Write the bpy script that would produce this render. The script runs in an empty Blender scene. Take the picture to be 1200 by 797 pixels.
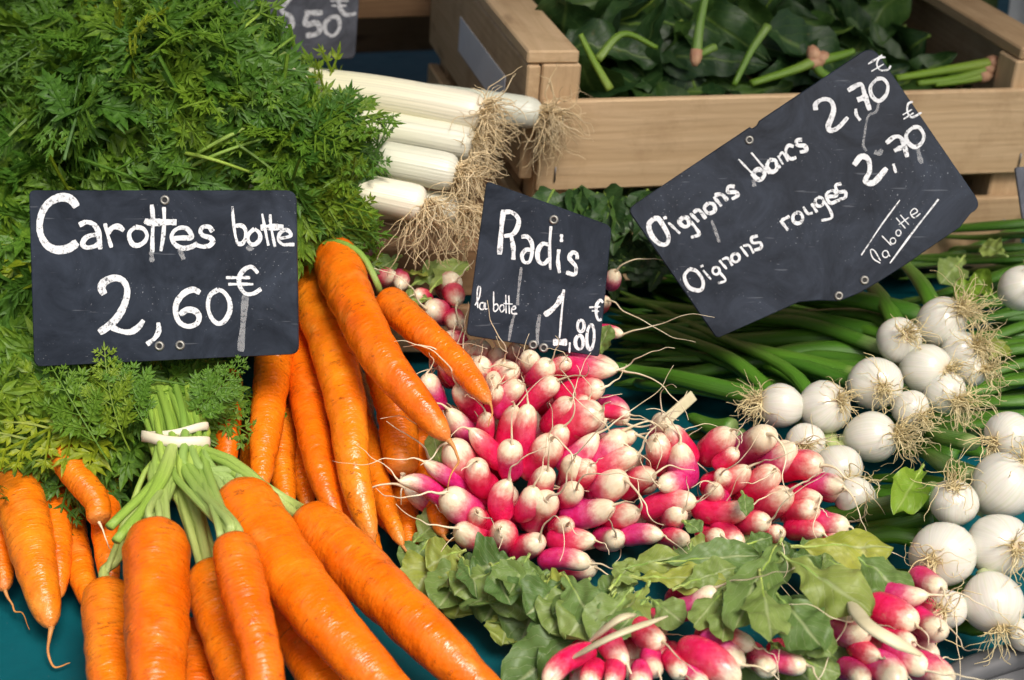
import bpy, math, random
import numpy as np
from mathutils import Vector, Matrix, noise

random.seed(7)
RNG = np.random.default_rng(11)
scn = bpy.context.scene
col = scn.collection

# ------------------------------------------------------------------ camera, light, exposure
CAM_H, PITCH, FOCAL = 0.53, math.radians(28.0), 58.0
FPX = FOCAL / 36.0 * 1200.0
cd = bpy.data.cameras.new('camera')
cam = bpy.data.objects.new('camera', cd)
col.objects.link(cam)
cam.location = (0, 0, CAM_H)
cam.rotation_euler = (math.pi / 2 - PITCH, 0, 0)
cd.lens, cd.sensor_width, cd.clip_start, cd.clip_end = FOCAL, 36.0, 0.02, 60.0
cd.dof.use_dof, cd.dof.focus_distance, cd.dof.aperture_fstop = True, 0.87, 11.0
scn.camera = cam

SUN_EL, SUN_AZ = math.radians(58), math.radians(150)     # azimuth clockwise from +Y
wd = bpy.data.worlds.new('World')
scn.world = wd
wd.use_nodes = True
wn = wd.node_tree
sky = wn.nodes.new('ShaderNodeTexSky')
sky.sky_type = 'NISHITA'
sky.sun_disc = False
sky.sun_elevation, sky.sun_rotation = SUN_EL, SUN_AZ
sky.dust_density, sky.ozone_density, sky.air_density = 7.0, 0.3, 1.0
bg = wn.nodes['Background']
bg.inputs['Strength'].default_value = 0.055
wn.links.new(sky.outputs[0], bg.inputs['Color'])
sd = bpy.data.lights.new('sun', 'SUN')
sd.energy, sd.angle, sd.color = 1.5, math.radians(24), (1.0, 0.965, 0.92)
sun = bpy.data.objects.new('sun', sd)
col.objects.link(sun)
sdir = Vector((math.sin(SUN_AZ) * math.cos(SUN_EL), math.cos(SUN_AZ) * math.cos(SUN_EL), math.sin(SUN_EL)))
sun.rotation_euler = sdir.to_track_quat('Z', 'Y').to_euler()
sun.location = sdir * 3
scn.view_settings.view_transform = 'Standard'
scn.view_settings.look = 'None'
scn.view_settings.gamma = 1.0
scn.view_settings.use_curve_mapping = False
scn.view_settings.exposure = 1.15
scn.render.engine = 'CYCLES'
scn.render.resolution_x, scn.render.resolution_y = 1024, 680

# ------------------------------------------------------------------ pixel -> world
FWD = np.array([0, math.cos(PITCH), -math.sin(PITCH)])
UPV = np.array([0, math.sin(PITCH), math.cos(PITCH)])
RGT = np.array([1.0, 0, 0])
CAM = np.array([0, 0, CAM_H])


def ray(px, py):
    return FWD + RGT * (px - 600) / FPX - UPV * (py - 398.5) / FPX


def at(px, py, d):                 # point on the pixel's ray at depth d along the view axis
    return CAM + ray(px, py) * d


def atz(px, py, z):                # point on the pixel's ray at height z
    r = ray(px, py)
    return CAM + r * ((z - CAM_H) / r[2])


def depth(p):
    return float(np.dot(np.asarray(p) - CAM, FWD))


def unit(v):
    v = np.asarray(v, float)
    return v / (np.linalg.norm(v) + 1e-12)


# ------------------------------------------------------------------ mesh collection
class MB:
    def __init__(s):
        s.v, s.f, s.t, s.n = [], [], [], 0

    def add(s, verts, faces, tc=None):
        verts = np.asarray(verts, float)
        s.v.append(verts)
        s.t.append(np.zeros((len(verts), 3)) if tc is None else np.asarray(tc, float))
        s.f += [tuple(i + s.n for i in f) for f in faces]
        s.n += len(verts)

    def mesh(s, name, origin=(0, 0, 0), smooth=True):
        v = np.concatenate(s.v) - np.asarray(origin)
        t = np.concatenate(s.t)
        me = bpy.data.meshes.new(name)
        me.from_pydata(v.tolist(), [], s.f)
        a = me.attributes.new('tc', 'FLOAT_VECTOR', 'POINT')
        a.data.foreach_set('vector', t.astype(np.float32).ravel())
        if smooth:
            me.polygons.foreach_set('use_smooth', [True] * len(me.polygons))
        me.update()
        return me

    def build(s, name, mat, parent=None, smooth=True, origin=None):
        if origin is None:
            v = np.concatenate(s.v)
            origin = v.mean(0)
        me = s.mesh(name, origin, smooth)
        me.materials.append(mat)
        o = bpy.data.objects.new(name, me)
        col.objects.link(o)
        place(o, origin, parent)
        return o


WORLD = {}


def place(o, loc, parent=None):
    loc = Vector(loc)
    WORLD[o.name] = Matrix.Translation(loc)
    if parent is not None:
        o.parent = parent
        o.location = WORLD[parent.name].inverted() @ loc
    else:
        o.location = loc


def thing(name, loc, label, cat, group=None):
    o = bpy.data.objects.new(name, None)
    o.empty_display_size = 0.02
    col.objects.link(o)
    place(o, loc)
    return tag(o, label, cat, group)


def tag(o, label, cat, group=None):
    o['label'], o['category'] = label, cat
    if group:
        o['group'] = group
    return o


def spline(ctrl, n):
    c = np.asarray(ctrl, float)
    m = len(c)
    if m == 2:
        t = np.linspace(0, 1, n)[:, None]
        return c[0] * (1 - t) + c[1] * t
    p = np.vstack([2 * c[0] - c[1], c, 2 * c[-1] - c[-2]])
    out = []
    for u in np.linspace(0, m - 1 - 1e-9, n):
        i = int(u)
        t = u - i
        a, b, d, e = p[i], p[i + 1], p[i + 2], p[i + 3]
        out.append(.5 * ((2 * b) + (d - a) * t + (2 * a - 5 * b + 4 * d - e) * t * t + (3 * b - a - 3 * d + e) * t ** 3))
    return np.array(out)


def resample(pts, ts):
    d = np.concatenate([[0], np.cumsum(np.linalg.norm(np.diff(pts[:, :3], axis=0), axis=1))])
    L = d[-1]
    q = np.asarray(ts) * L
    return np.stack([np.interp(q, d, pts[:, k]) for k in range(pts.shape[1])], 1), L


def frames(pts):
    n = len(pts)
    tan = np.gradient(pts, axis=0)
    tan /= np.linalg.norm(tan, axis=1)[:, None] + 1e-12
    a = np.array([0, 0, 1.0]) if abs(tan[0][2]) < .9 else np.array([1.0, 0, 0])
    x = unit(np.cross(a, tan[0]))
    X = np.zeros((n, 3))
    for i in range(n):
        x = x - tan[i] * np.dot(x, tan[i])
        x = unit(x)
        X[i] = x
    return X, np.cross(tan, X), tan


def tube(mb, pts, rad, seg=8, cap=True, wob=None, flat=1.0, tlen=None):
    pts = np.asarray(pts, float)
    n = len(pts)
    rad = np.broadcast_to(np.asarray(rad, float), (n,))
    X, Y, T = frames(pts)
    th = np.linspace(0, 2 * math.pi, seg, endpoint=False)
    c, s = np.cos(th), np.sin(th)
    R = rad[:, None] * (np.ones((n, seg)) if wob is None else wob)
    V = pts[:, None, :] + R[..., None] * (c[None, :, None] * X[:, None, :] + flat * s[None, :, None] * Y[:, None, :])
    L = np.concatenate([[0], np.cumsum(np.linalg.norm(np.diff(pts, axis=0), axis=1))])
    tt = L / (L[-1] + 1e-9) if tlen is None else tlen
    tc = np.stack([np.broadcast_to(c, (n, seg)), np.broadcast_to(s, (n, seg)), np.broadcast_to(np.asarray(tt)[:, None], (n, seg))], -1)
    f = []
    for i in range(n - 1):
        for j in range(seg):
            k = (j + 1) % seg
            f.append((i * seg + j, i * seg + k, (i + 1) * seg + k, (i + 1) * seg + j))
    if cap:
        f.append(tuple(range(seg - 1, -1, -1)))
        f.append(tuple((n - 1) * seg + j for j in range(seg)))
    mb.add(V.reshape(-1, 3), f, tc.reshape(-1, 3))


def box(mb, c, ax, ay, az, h, bev=0.0012):
    """bevelled board: centre, three unit axes, half sizes"""
    c, ax, ay, az = map(lambda q: np.asarray(q, float), (c, ax, ay, az))
    hx, hy, hz = h
    b = min(bev, hx * .45, hy * .45, hz * .45)
    vs = []
    idx = {}
    for sx in (-1, 1):
        for sy in (-1, 1):
            for sz in (-1, 1):
                for k, (ox, oy, oz) in enumerate(((0, b, b), (b, 0, b), (b, b, 0))):
                    idx[(sx, sy, sz, k)] = len(vs)
                    vs.append(c + ax * sx * (hx - ox) + ay * sy * (hy - oy) + az * sz * (hz - oz))
    f = []
    I = idx

    def q(*k):
        f.append(tuple(I[x] for x in k))
    for s in (-1, 1):
        r = (lambda t: t) if s > 0 else (lambda t: t[::-1])
        q(*r([(s, -1, -1, 0), (s, 1, -1, 0), (s, 1, 1, 0), (s, -1, 1, 0)]))
        q(*r([(-1, s, -1, 1), (-1, s, 1, 1), (1, s, 1, 1), (1, s, -1, 1)]))
        q(*r([(-1, -1, s, 2), (1, -1, s, 2), (1, 1, s, 2), (-1, 1, s, 2)]))
    for a in (-1, 1):
        for d in (-1, 1):
            for (k1, k2, mk) in ((0, 1, lambda z: (a, d, z)), (1, 2, lambda z: (z, a, d)), (0, 2, lambda z: (a, z, d))):
                q(mk(-1) + (k1,), mk(1) + (k1,), mk(1) + (k2,), mk(-1) + (k2,))
            for e in (-1, 1):
                q((a, d, e, 0), (a, d, e, 1), (a, d, e, 2))
    tc = [[np.dot(v - c, ax), np.dot(v - c, ay), np.dot(v - c, az)] for v in vs]
    mb.add(vs, f, tc)


# ------------------------------------------------------------------ materials
class NT:
    def __init__(s, name):
        s.m = bpy.data.materials.new(name)
        s.m.use_nodes = True
        s.t = s.m.node_tree
        s.b = s.t.nodes['Principled BSDF']
        s.out = s.t.nodes['Material Output']

    def n(s, typ, **kw):
        nd = s.t.nodes.new('ShaderNode' + typ)
        for k, v in kw.items():
            setattr(nd, k, v)
        return nd

    def l(s, a, b):
        s.t.links.new(a, b)
        return b

    def setv(s, **kw):
        for k, v in kw.items():
            s.b.inputs[k.replace('_', ' ')].default_value = v

    def tc(s, sc=(1, 1, 1), rnd=0.0):
        a = s.n('Attribute', attribute_name='tc')
        mp = s.n('Mapping')
        mp.inputs['Scale'].default_value = sc
        s.l(a.outputs['Vector'], mp.inputs['Vector'])
        if rnd:
            oi = s.n('ObjectInfo')
            mu = s.n('Math', operation='MULTIPLY')
            mu.inputs[1].default_value = rnd
            s.l(oi.outputs['Random'], mu.inputs[0])
            cb = s.n('CombineXYZ')
            for k in range(3):
                s.l(mu.outputs[0], cb.inputs[k])
            s.l(cb.outputs[0], mp.inputs['Location'])
        return mp.outputs[0]

    def obj(s):
        return s.n('TexCoord').outputs['Object']

    def noise(s, vec, scale=5, detail=3, rough=.5, dist=0):
        nd = s.n('TexNoise')
        nd.inputs['Scale'].default_value = scale
        nd.inputs['Detail'].default_value = detail
        nd.inputs['Roughness'].default_value = rough
        nd.inputs['Distortion'].default_value = dist
        s.l(vec, nd.inputs['Vector'])
        return nd.outputs['Fac']

    def sep(s, vec, k):
        sp = s.n('SeparateXYZ')
        s.l(vec, sp.inputs[0])
        return sp.outputs[k]

    def math(s, op, a, b=None, clamp=False):
        m = s.n('Math', operation=op, use_clamp=clamp)
        for i, q in enumerate((a, b)):
            if q is None:
                continue
            if isinstance(q, (int, float)):
                m.inputs[i].default_value = q
            else:
                s.l(q, m.inputs[i])
        return m.outputs[0]

    def ramp(s, fac, stops):
        r = s.n('ValToRGB')
        e = r.color_ramp.elements
        while len(e) < len(stops):
            e.new(.5)
        for k, (p, c) in enumerate(stops):
            e[k].position = p
            e[k].color = tuple(c) + (1,) if len(c) == 3 else c
        s.l(fac, r.inputs['Fac'])
        return r.outputs['Color']

    def mix(s, fac, a, b, mode='MIX'):
        m = s.n('Mix', data_type='RGBA', blend_type=mode)
        for sock, q in ((m.inputs[0], fac), (m.inputs[6], a), (m.inputs[7], b)):
            if isinstance(q, (int, float)):
                sock.default_value = q
            elif isinstance(q, (tuple, list)):
                sock.default_value = tuple(q) + (1,)
            else:
                s.l(q, sock)
        return m.outputs[2]

    def bump(s, h, strength=.3, dist=.001):
        b = s.n('Bump')
        b.inputs['Strength'].default_value = strength
        b.inputs['Distance'].default_value = dist
        s.l(h, b.inputs['Height'])
        s.l(b.outputs[0], s.b.inputs['Normal'])
        return b

    def rand(s):
        return s.n('ObjectInfo').outputs['Random']

    def base(s, c):
        if isinstance(c, tuple):
            s.b.inputs['Base Color'].default_value = c + (1,)
        else:
            s.l(c, s.b.inputs['Base Color'])

    def translucent(s, colsock, fac):
        tr = s.n('BsdfTranslucent')
        if isinstance(colsock, tuple):
            tr.inputs[0].default_value = colsock + (1,)
        else:
            s.l(colsock, tr.inputs[0])
        mx = s.n('MixShader')
        mx.inputs[0].default_value = fac
        s.l(s.b.outputs[0], mx.inputs[1])
        s.l(tr.outputs[0], mx.inputs[2])
        s.l(mx.outputs[0], s.out.inputs['Surface'])


MATS = {}


def mat_carrot(name='carrot_skin', dark=0.0):
    m = NT(name)
    u = m.sep(m.tc(), 2)
    big = m.noise(m.obj(), 38, 4, .6)
    c = m.ramp(big, [(.25, (.66, .100, .002)), (.5, (.82, .165, .004)), (.75, (.88, .245, .010))])
    hue = m.ramp(m.rand(), [(0, (.92, .80, .6)), (.5, (1, 1, .9)), (1, (1.0, 1.22, 1.3))])
    c = m.mix(1.0, c, hue, 'MULTIPLY')
    # soil-stained creases round the root
    ring = m.noise(m.tc((1.3, 1.3, 55), 9), 1.0, 3, .6)
    crease = m.ramp(ring, [(.61, (0, 0, 0)), (.645, (1, 1, 1)), (.69, (.2, .2, .2))])
    crease = m.math('MULTIPLY', crease, m.ramp(m.noise(m.obj(), 70, 2), [(.40, (0, 0, 0)), (.62, (1, 1, 1))]))
    c = m.mix(m.math('MULTIPLY', crease, .85), c, (.20, .045, .008))
    spots = m.ramp(m.noise(m.obj(), 420, 2), [(.68, (0, 0, 0)), (.74, (1, 1, 1))])
    c = m.mix(m.math('MULTIPLY', spots, .5), c, (.22, .06, .012))
    crown = m.ramp(u, [(0.0, (1, 1, 1)), (.018, (.6, .6, .6)), (.05, (0, 0, 0))])
    c = m.mix(m.math('MULTIPLY', crown, .8), c, (.16, .10, .02))
    dirt = m.ramp(m.noise(m.obj(), 26, 5, .7), [(.52, (0, 0, 0)), (.72, (1, 1, 1))])
    c = m.mix(m.math('MULTIPLY', dirt,   .16 + dark), c, (.27, .085, .022))
    pale = m.ramp(m.noise(m.obj(), 55, 3, .6), [(.60, (0, 0, 0)), (.72, (1, 1, 1))])
    c = m.mix(m.math('MULTIPLY', pale, .30), c, (.88, .36, .06))
    tail = m.ramp(u, [(.93, (0, 0, 0)), (1, (1, 1, 1))])
    c = m.mix(m.math('MULTIPLY', tail, .6), c, (.62, .25, .07))
    m.base(c)
    m.l(m.ramp(m.noise(m.obj(), 120, 3), [(.3, (.20, .20, .20)), (.7, (.38, .38, .38))]), m.b.inputs['Roughness'])
    h = m.math('ADD', m.math('MULTIPLY', ring, 1.0), m.math('MULTIPLY', m.noise(m.obj(), 300, 3), .35))
    m.bump(h, .5, .0020)
    m.setv(Specular_IOR_Level=.5)
    return m.m


def mat_radish():
    m = NT('radish_skin')
    u = m.sep(m.tc(), 2)
    nz = m.noise(m.tc((1.2, 1.2, 5), 30), 1.6, 4, .65)
    r = m.math('MULTIPLY', m.math('SUBTRACT', m.rand(),   .5), .16)
    k = m.math('ADD', u, m.math('MULTIPLY', m.math('SUBTRACT', nz, .5), .30))
    k = m.math('ADD', k, r)
    red = m.ramp(nz, [(.3, (.60, .004, .045)), (.7, (.74, .022, .11))])
    red = m.mix(1.0, red, m.ramp(m.rand(), [(.0, (1, 1, 1)), (.6, (1, 1.2, 1.3)), (1, (.88, 2.0, 2.6))]), 'MULTIPLY')
    f = m.ramp(k, [(.50, (0, 0, 0)), (.69, (.10, .10, .10)), (.81, (.52, .52, .52)), (.92, (1, 1, 1))])
    c = m.mix(f, red, m.ramp(nz, [(.3, (.70, .56, .36)), (.6, (.80, .70, .52))]))
    bl = m.ramp(m.noise(m.obj(), 170, 4, .7), [(.60, (0, 0, 0)), (.75, (1, 1, 1))])
    c = m.mix(m.math('MULTIPLY', bl, .42), c, (.50, .30, .18))
    m.base(c)
    m.l(m.ramp(m.noise(m.obj(), 90, 3), [(.3, (.20, .20, .20)), (.7, (.40, .40, .40))]), m.b.inputs['Roughness'])
    m.bump(m.noise(m.tc((2, 2, 9), 12), 2.0, 4), .22, .0011)
    m.setv(Specular_IOR_Level=.55, Subsurface_Weight=.12, Subsurface_Scale=.004)
    m.b.inputs['Subsurface Radius'].default_value = (1, .5, .35)
    return m.m


def mat_simple(name, lo, hi, scale=60, rough=.55, bump=.25, spec=.4, trans=0.0, sss=0):
    m = NT(name)
    c = m.ramp(m.noise(m.obj(), scale, 4, .6), [(.3, lo), (.7, hi)])
    m.base(c)
    m.setv(Roughness=rough, Specular_IOR_Level=spec)
    if bump:
        m.bump(m.noise(m.obj(), scale * 4, 3), bump, .0008)
    if sss:
        m.setv(Subsurface_Weight=sss, Subsurface_Scale=.004)
    if trans:
        m.translucent(c, trans)
    return m.m


def mat_leaf(name, lo, hi, vein, rough=.45, trans=.3, veinamt=.5, hue=None, spec=.45):
    m = NT(name)
    t = m.tc()
    c = m.ramp(m.noise(m.obj(), 45, 5, .65), [(.3, lo), (.72, hi)])
    if hue:
        c = m.mix(1.0, c, m.ramp(m.rand(), hue), 'MULTIPLY')
    av = m.math('ABSOLUTE', m.sep(t, 0))
    rib = m.ramp(av, [(.02, (1, 1, 1)), (.09, (0, 0, 0))])
    ph = m.math('SUBTRACT', m.math('MULTIPLY', m.sep(t, 1), 9.0), m.math('MULTIPLY', av, 3.2))
    ph = m.math('ADD', ph, m.math('MULTIPLY', m.noise(m.tc((3, 5, 1)), 1.5, 2), .8))
    fr = m.math('ABSOLUTE', m.math('SUBTRACT', m.math('FRACT', ph), .5))
    side = m.ramp(fr, [(.0, (1, 1, 1)), (.07, (0, 0, 0))])
    v = m.math('MAXIMUM', rib, m.math('MULTIPLY', side, .55))
    c = m.mix(m.math('MULTIPLY', v, veinamt), c, vein)
    spot = m.ramp(m.noise(m.obj(), 160, 3, .6), [(.66, (0, 0, 0)), (.72, (1, 1, 1))])
    c = m.mix(m.math('MULTIPLY', spot, .35), c, (.18, .15, .05))
    m.base(c)
    m.setv(Roughness=rough, Specular_IOR_Level=spec)
    h = m.math('SUBTRACT', m.noise(m.obj(), 130, 4), m.math('MULTIPLY', v, .5))
    m.bump(h, .5, .0012)
    m.translucent(c, trans)
    return m.m


def mat_frond():
    m = NT('carrot_leaf')
    c = m.ramp(m.noise(m.obj(), 30, 4, .6), [(.3, (.066, .150, .010)), (.55, (.128, .250, .022)), (.78, (.215, .36, .045))])
    hue = m.ramp(m.rand(), [(0, (.55, .72, .9)), (.35, (.85, .95, 1)), (.8, (1.2, 1.1, .9)), (.95, (1.35, 1.15, .9)), (1, (2.2, 1.35, .6))])
    c = m.mix(1.0, c, hue, 'MULTIPLY')
    m.base(c)
    m.setv(Roughness=.5, Specular_IOR_Level=.35)
    m.translucent(c, .32)
    return m.m


def mat_stalk(name, ctop, cbase, rough=.4, ridges=True, cut=.25):
    """runs from cbase (u = 0) to ctop"""
    m = NT(name)
    t = m.tc((1, 1, 1), 5)
    u = m.sep(m.tc(), 2)
    nz = m.noise(m.obj(), 50, 3)
    k = m.math('ADD', u, m.math('MULTIPLY', m.math('SUBTRACT', nz, .5), .12))
    c = m.ramp(k, [(0.0, cbase), (cut, tuple(.5 * (a + b) for a, b in zip(cbase, ctop))), (min(.95, cut * 2), ctop)])
    c = m.mix(1.0, c, m.ramp(m.rand(), [(0, (.7, .8, .8)), (1, (1.2, 1.12, 1.0))]), 'MULTIPLY')
    st = m.noise(m.tc((6, 6, .8), 5), 1.6, 2)
    c = m.mix(m.math('MULTIPLY', m.ramp(st, [(.5, (0, 0, 0)), (.7, (1, 1, 1))]), .35), c, tuple(q * .55 for q in ctop))
    m.base(c)
    m.setv(Roughness=rough, Specular_IOR_Level=.5)
    if ridges:
        m.bump(st, .4, .0012)
    return m.m


def mat_onion():
    m = NT('onion_skin')
    t = m.tc((1, 1, 1))
    ln = m.noise(m.tc((7, 7, .6), 20), 1.5, 2)
    u = m.sep(m.tc(), 2)
    c = m.ramp(ln, [(.3, (.60, .58, .50)), (.5, (.66, .64, .57)), (.62, (.60, .60, .49)), (.8, (.64, .62, .55))])
    c = m.mix(m.math('MULTIPLY', m.ramp(u, [(.0, (0, 0, 0)), (.78, (0, 0, 0)), (1, (1, 1, 1))]), .8), c, (.42, .50, .18))
    plate = m.ramp(u, [(.0, (1, 1, 1)), (.05, (.75, .75, .75)), (.09, (.3, .3, .3)), (.19, (0, 0, 0))])
    c = m.mix(m.math('MULTIPLY', plate, .8), c, (.55, .40, .18))
    d = m.ramp(m.noise(m.obj(), 70, 4, .65), [(.6, (0, 0, 0)), (.75, (1, 1, 1))])
    c = m.mix(m.math('MULTIPLY', d, .22), c, (.56, .46, .28))
    m.base(c)
    m.setv(Roughness=.22, Specular_IOR_Level=.55, Subsurface_Weight=.15, Subsurface_Scale=.005)
    m.bump(ln, .16, .001)
    return m.m


def mat_wood(name, lo, hi, dark):
    m = NT(name)
    g = m.noise(m.tc((9, 130, 130), 7), 1.0, 4, .6, .6)
    c = m.ramp(g, [(.25, lo), (.75, hi)])
    w = m.n('TexWave', wave_type='BANDS', bands_direction='Z')
    w.inputs['Scale'].default_value = 60
    w.inputs['Distortion'].default_value = 7
    w.inputs['Detail'].default_value = 3
    w.inputs['Detail Scale'].default_value = .6
    m.l(m.tc((.16, 1, 1), 3), w.inputs['Vector'])
    c = m.mix(m.math('MULTIPLY', m.ramp(w.outputs['Fac'], [(.45, (0, 0, 0)), (1, (1, 1, 1))]), .14), c, dark)
    st = m.ramp(m.noise(m.obj(), 22, 5, .7), [(.50, (0, 0, 0)), (.75, (1, 1, 1))])
    c = m.mix(m.math('MULTIPLY', st, .55), c, dark)
    kn = m.ramp(m.noise(m.tc((14, 40, 40), 11), 1.0, 1), [(.68, (0, 0, 0)), (.74, (1, 1, 1))])
    c = m.mix(m.math('MULTIPLY', kn, .7), c, tuple(q * .6 for q in dark))
    c = m.mix(1.0, c, m.ramp(m.rand(), [(0, (.82, .78, .74)), (1, (1.06, 1.05, 1.04))]), 'MULTIPLY')
    m.base(c)
    m.setv(Roughness=.65, Specular_IOR_Level=.3)
    m.bump(g, .6, .0012)
    return m.m


def mat_slate(name, base):
    m = NT(name)
    o = m.obj()
    cl = m.noise(o, 26, 7, .72, 1.2)
    hz = tuple(q * 3.0 + .010 for q in base)
    c = m.ramp(cl, [(.35, base), (.75, hz)])
    sp = m.ramp(m.noise(o, 900, 1), [(.72, (0, 0, 0)), (.76, (1, 1, 1))])
    zone = m.ramp(m.noise(o, 28, 3), [(.45, (0, 0, 0)), (.65, (1, 1, 1))])
    c = m.mix(m.math('MULTIPLY', m.math('MULTIPLY', sp, zone), .45), c, (.5, .52, .56))
    mp = m.n('Mapping')
    mp.inputs['Rotation'].default_value = (.4, .8, .5)
    mp.inputs['Scale'].default_value = (1, 14, 14)
    m.l(o, mp.inputs['Vector'])
    sc = m.ramp(m.noise(mp.outputs[0], 34, 2, .5), [(.70, (0, 0, 0)), (.735, (1, 1, 1))])
    c = m.mix(m.math('MULTIPLY', sc, .16), c, (.35, .37, .41))
    m.base(c)
    m.l(m.ramp(cl, [(.3, (.36, .36, .36)), (.7, (.54, .54, .54))]), m.b.inputs['Roughness'])
    m.setv(Specular_IOR_Level=.22)
    m.bump(m.noise(o, 60, 4), .10, .001)
    return m.m


def mat_paint(name, lo, alpha):
    m = NT(name)
    o = m.obj()
    a = m.ramp(m.noise(o, 420, 4, .7), [(.34, (lo, lo, lo)), (.47, (alpha, alpha, alpha))])
    c = m.ramp(m.noise(o, 110, 3), [(.3, (.66, .68, .70)), (.7, (.82, .83, .84))])
    m.base(c)
    m.l(a, m.b.inputs['Alpha'])
    m.setv(Roughness=.7, Specular_IOR_Level=.25)
    return m.m


def mat_table():
    m = NT('teal_oilcloth')
    o = m.obj()
    c = m.ramp(m.noise(o, 9, 5, .6), [(.3, (.001, .060, .076)), (.7, (.002, .092, .110))])
    sp = m.ramp(m.noise(o, 260, 2), [(.73, (0, 0, 0)), (.77, (1, 1, 1))])
    c = m.mix(m.math('MULTIPLY', sp, .4), c, (.10, .14, .13))
    m.base(c)
    m.setv(Roughness=.55, Specular_IOR_Level=.2)
    m.bump(m.noise(o, 22, 5), .5, .005)
    return m.m


MC = mat_carrot()
MCD = mat_carrot('carrot_skin_dull', .3)  # duller copy of the carrot skin, with more brown mixed in
MR = mat_radish()
MTAIL = mat_simple('root_tail_skin', (.62, .50, .30), (.80, .71, .52), 90, .5, .2)
MCTAIL = mat_simple('carrot_tail_skin', (.42, .16, .035), (.62, .28, .08), 90, .55, .2)
MFR = mat_frond()
MCST = mat_stalk('carrot_stalk_skin', (.27, .42, .06), (.44, .52, .17), .42)
MON = mat_onion()
MORT = mat_simple('onion_root_fibre', (.58, .45, .20), (.76, .66, .40), 60, .6, 0)
MLRT = mat_simple('leek_root_fibre', (.60, .44, .22), (.82, .68, .44), 40, .7, 0)
MOST = mat_stalk('onion_stalk_skin', (.060, .165, .014), (.60, .66, .30), .36, cut=.10)
MLK = mat_stalk('leek_shaft_skin', (.70, .72, .54), (.76, .745, .67), .30, cut=.3)
MRL = mat_leaf('radish_leaf', (.15, .225, .050), (.29, .375, .13), (.46, .53, .26), .46, .32, .62,
               [(0, (.42, .60, .48)), (.4, (.80, .92, .80)), (.8, (1.12, 1.1, .9)), (1, (1.6, 1.3, .6))])
MYL = mat_leaf('lettuce_leaf', (.16, .30, .02), (.30, .46, .05), (.45, .55, .18), .4, .35, .5)
MSP = mat_leaf('spinach_leaf', (.018, .058, .012), (.060, .130, .030), (.15, .24, .055), .46, .25, .6,
               [(0, (.5, .6, .7)), (.6, (1, 1, 1)), (1, (1.5, 1.35, 1.0))])
MSPS = mat_stalk('spinach_stem_skin', (.14, .26, .02), (.20, .30, .05), .4)
MSPR = mat_simple('spinach_root_end', (.30, .12, .07), (.55, .34, .20), 80, .6)
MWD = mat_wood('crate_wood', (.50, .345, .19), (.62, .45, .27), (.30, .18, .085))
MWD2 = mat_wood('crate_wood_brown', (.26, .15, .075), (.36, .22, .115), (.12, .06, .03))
MSL = mat_slate('slate_blue_black', (.0080, .0115, .0185))
MSL2 = mat_slate('slate_grey', (.050, .054, .066))
MPT = mat_paint('chalk_paint', .22, .97)
MSM = mat_paint('chalk_smear', .05, .30)
MEY = NT('eyelet_metal')
MEY.base((.34, .33, .30)); MEY.setv(Metallic=.8, Roughness=.5); MEY = MEY.m
MIRON = NT('wire_metal')
MIRON.base((.25, .25, .25)); MIRON.setv(Metallic=1.0, Roughness=.45); MIRON = MIRON.m
MHOLE = NT('eyelet_hole'); MHOLE.base((.012, .012, .012)); MHOLE = MHOLE.m
MBAND = mat_simple('rubber_band', (.60, .54, .38), (.74, .68, .52), 60, .5, .2)
MTB = mat_table()
MPAP = mat_simple('paper', (.62, .63, .66), (.72, .73, .75), 30, .7, .1)
MDRY = mat_simple('dry_stalk_skin', (.50, .44, .26), (.68, .62, .42), 50, .55, .3)
MTRAY = mat_simple('grey_plastic', (.075, .078, .082), (.11, .112, .118), 20, .38, .1, .5)
MTARP = mat_simple('green_tarp', (.035, .060, .012), (.055, .085, .02), 8, .6, .1)
MBAG = mat_simple('pale_plastic', (.36, .38, .40), (.50, .52, .53), 12, .35, .3)

# ------------------------------------------------------------------ table
mb = MB()
nx, ny = 60, 60
xs, ys = np.linspace(-1.6, 1.6, nx), np.linspace(.30, 3.2, ny)
gx, gy = np.meshgrid(xs, ys)
gz = .0016 * np.sin(gx * 23 + 2 * np.sin(gy * 9)) * np.cos(gy * 17) - .0025
mb.add(np.stack([gx, gy, gz], -1).reshape(-1, 3), [(i * nx + j, i * nx + j + 1, (i + 1) * nx + j + 1, (i + 1) * nx + j)
                                                   for i in range(ny - 1) for j in range(nx - 1)])
tb = mb.build('table_top', MTB, origin=(0, 0, 0))
tb['kind'] = 'structure'


# unseen canvas roof, added overhead to shade the back of the stall
mb = MB()
V = []
for j in range(2):
    for i in range(24):
        x = -1.5 + 3.0 * i / 23
        V.append((x, .45 + 2.7 * j, 1.28 + .12 * j + .012 * math.sin(i * 1.7)))
mb.add(V, [(i, i + 1, 25 + i, 24 + i) for i in range(23)])
aw = mb.build('added_awning', mat_simple('canvas', (.30, .29, .26), (.36, .35, .31), 6, .8, .1), origin=(0, .45, 1.28))
aw['kind'] = 'structure'

# ------------------------------------------------------------------ price signs
def T(reg, k, pts):
    return [(reg[0] + x * k, reg[1] + y * k) for x, y in pts]


def loop(cx, cy, rx, ry, tilt=0, n=9):
    o = []
    for i in range(n + 1):
        a = 2 * math.pi * i / n - 1.9
        x, y = rx * math.cos(a), ry * math.sin(a)
        o.append((cx + x * math.cos(tilt) - y * math.sin(tilt), cy + x * math.sin(tilt) + y * math.cos(tilt)))
    return o


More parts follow.
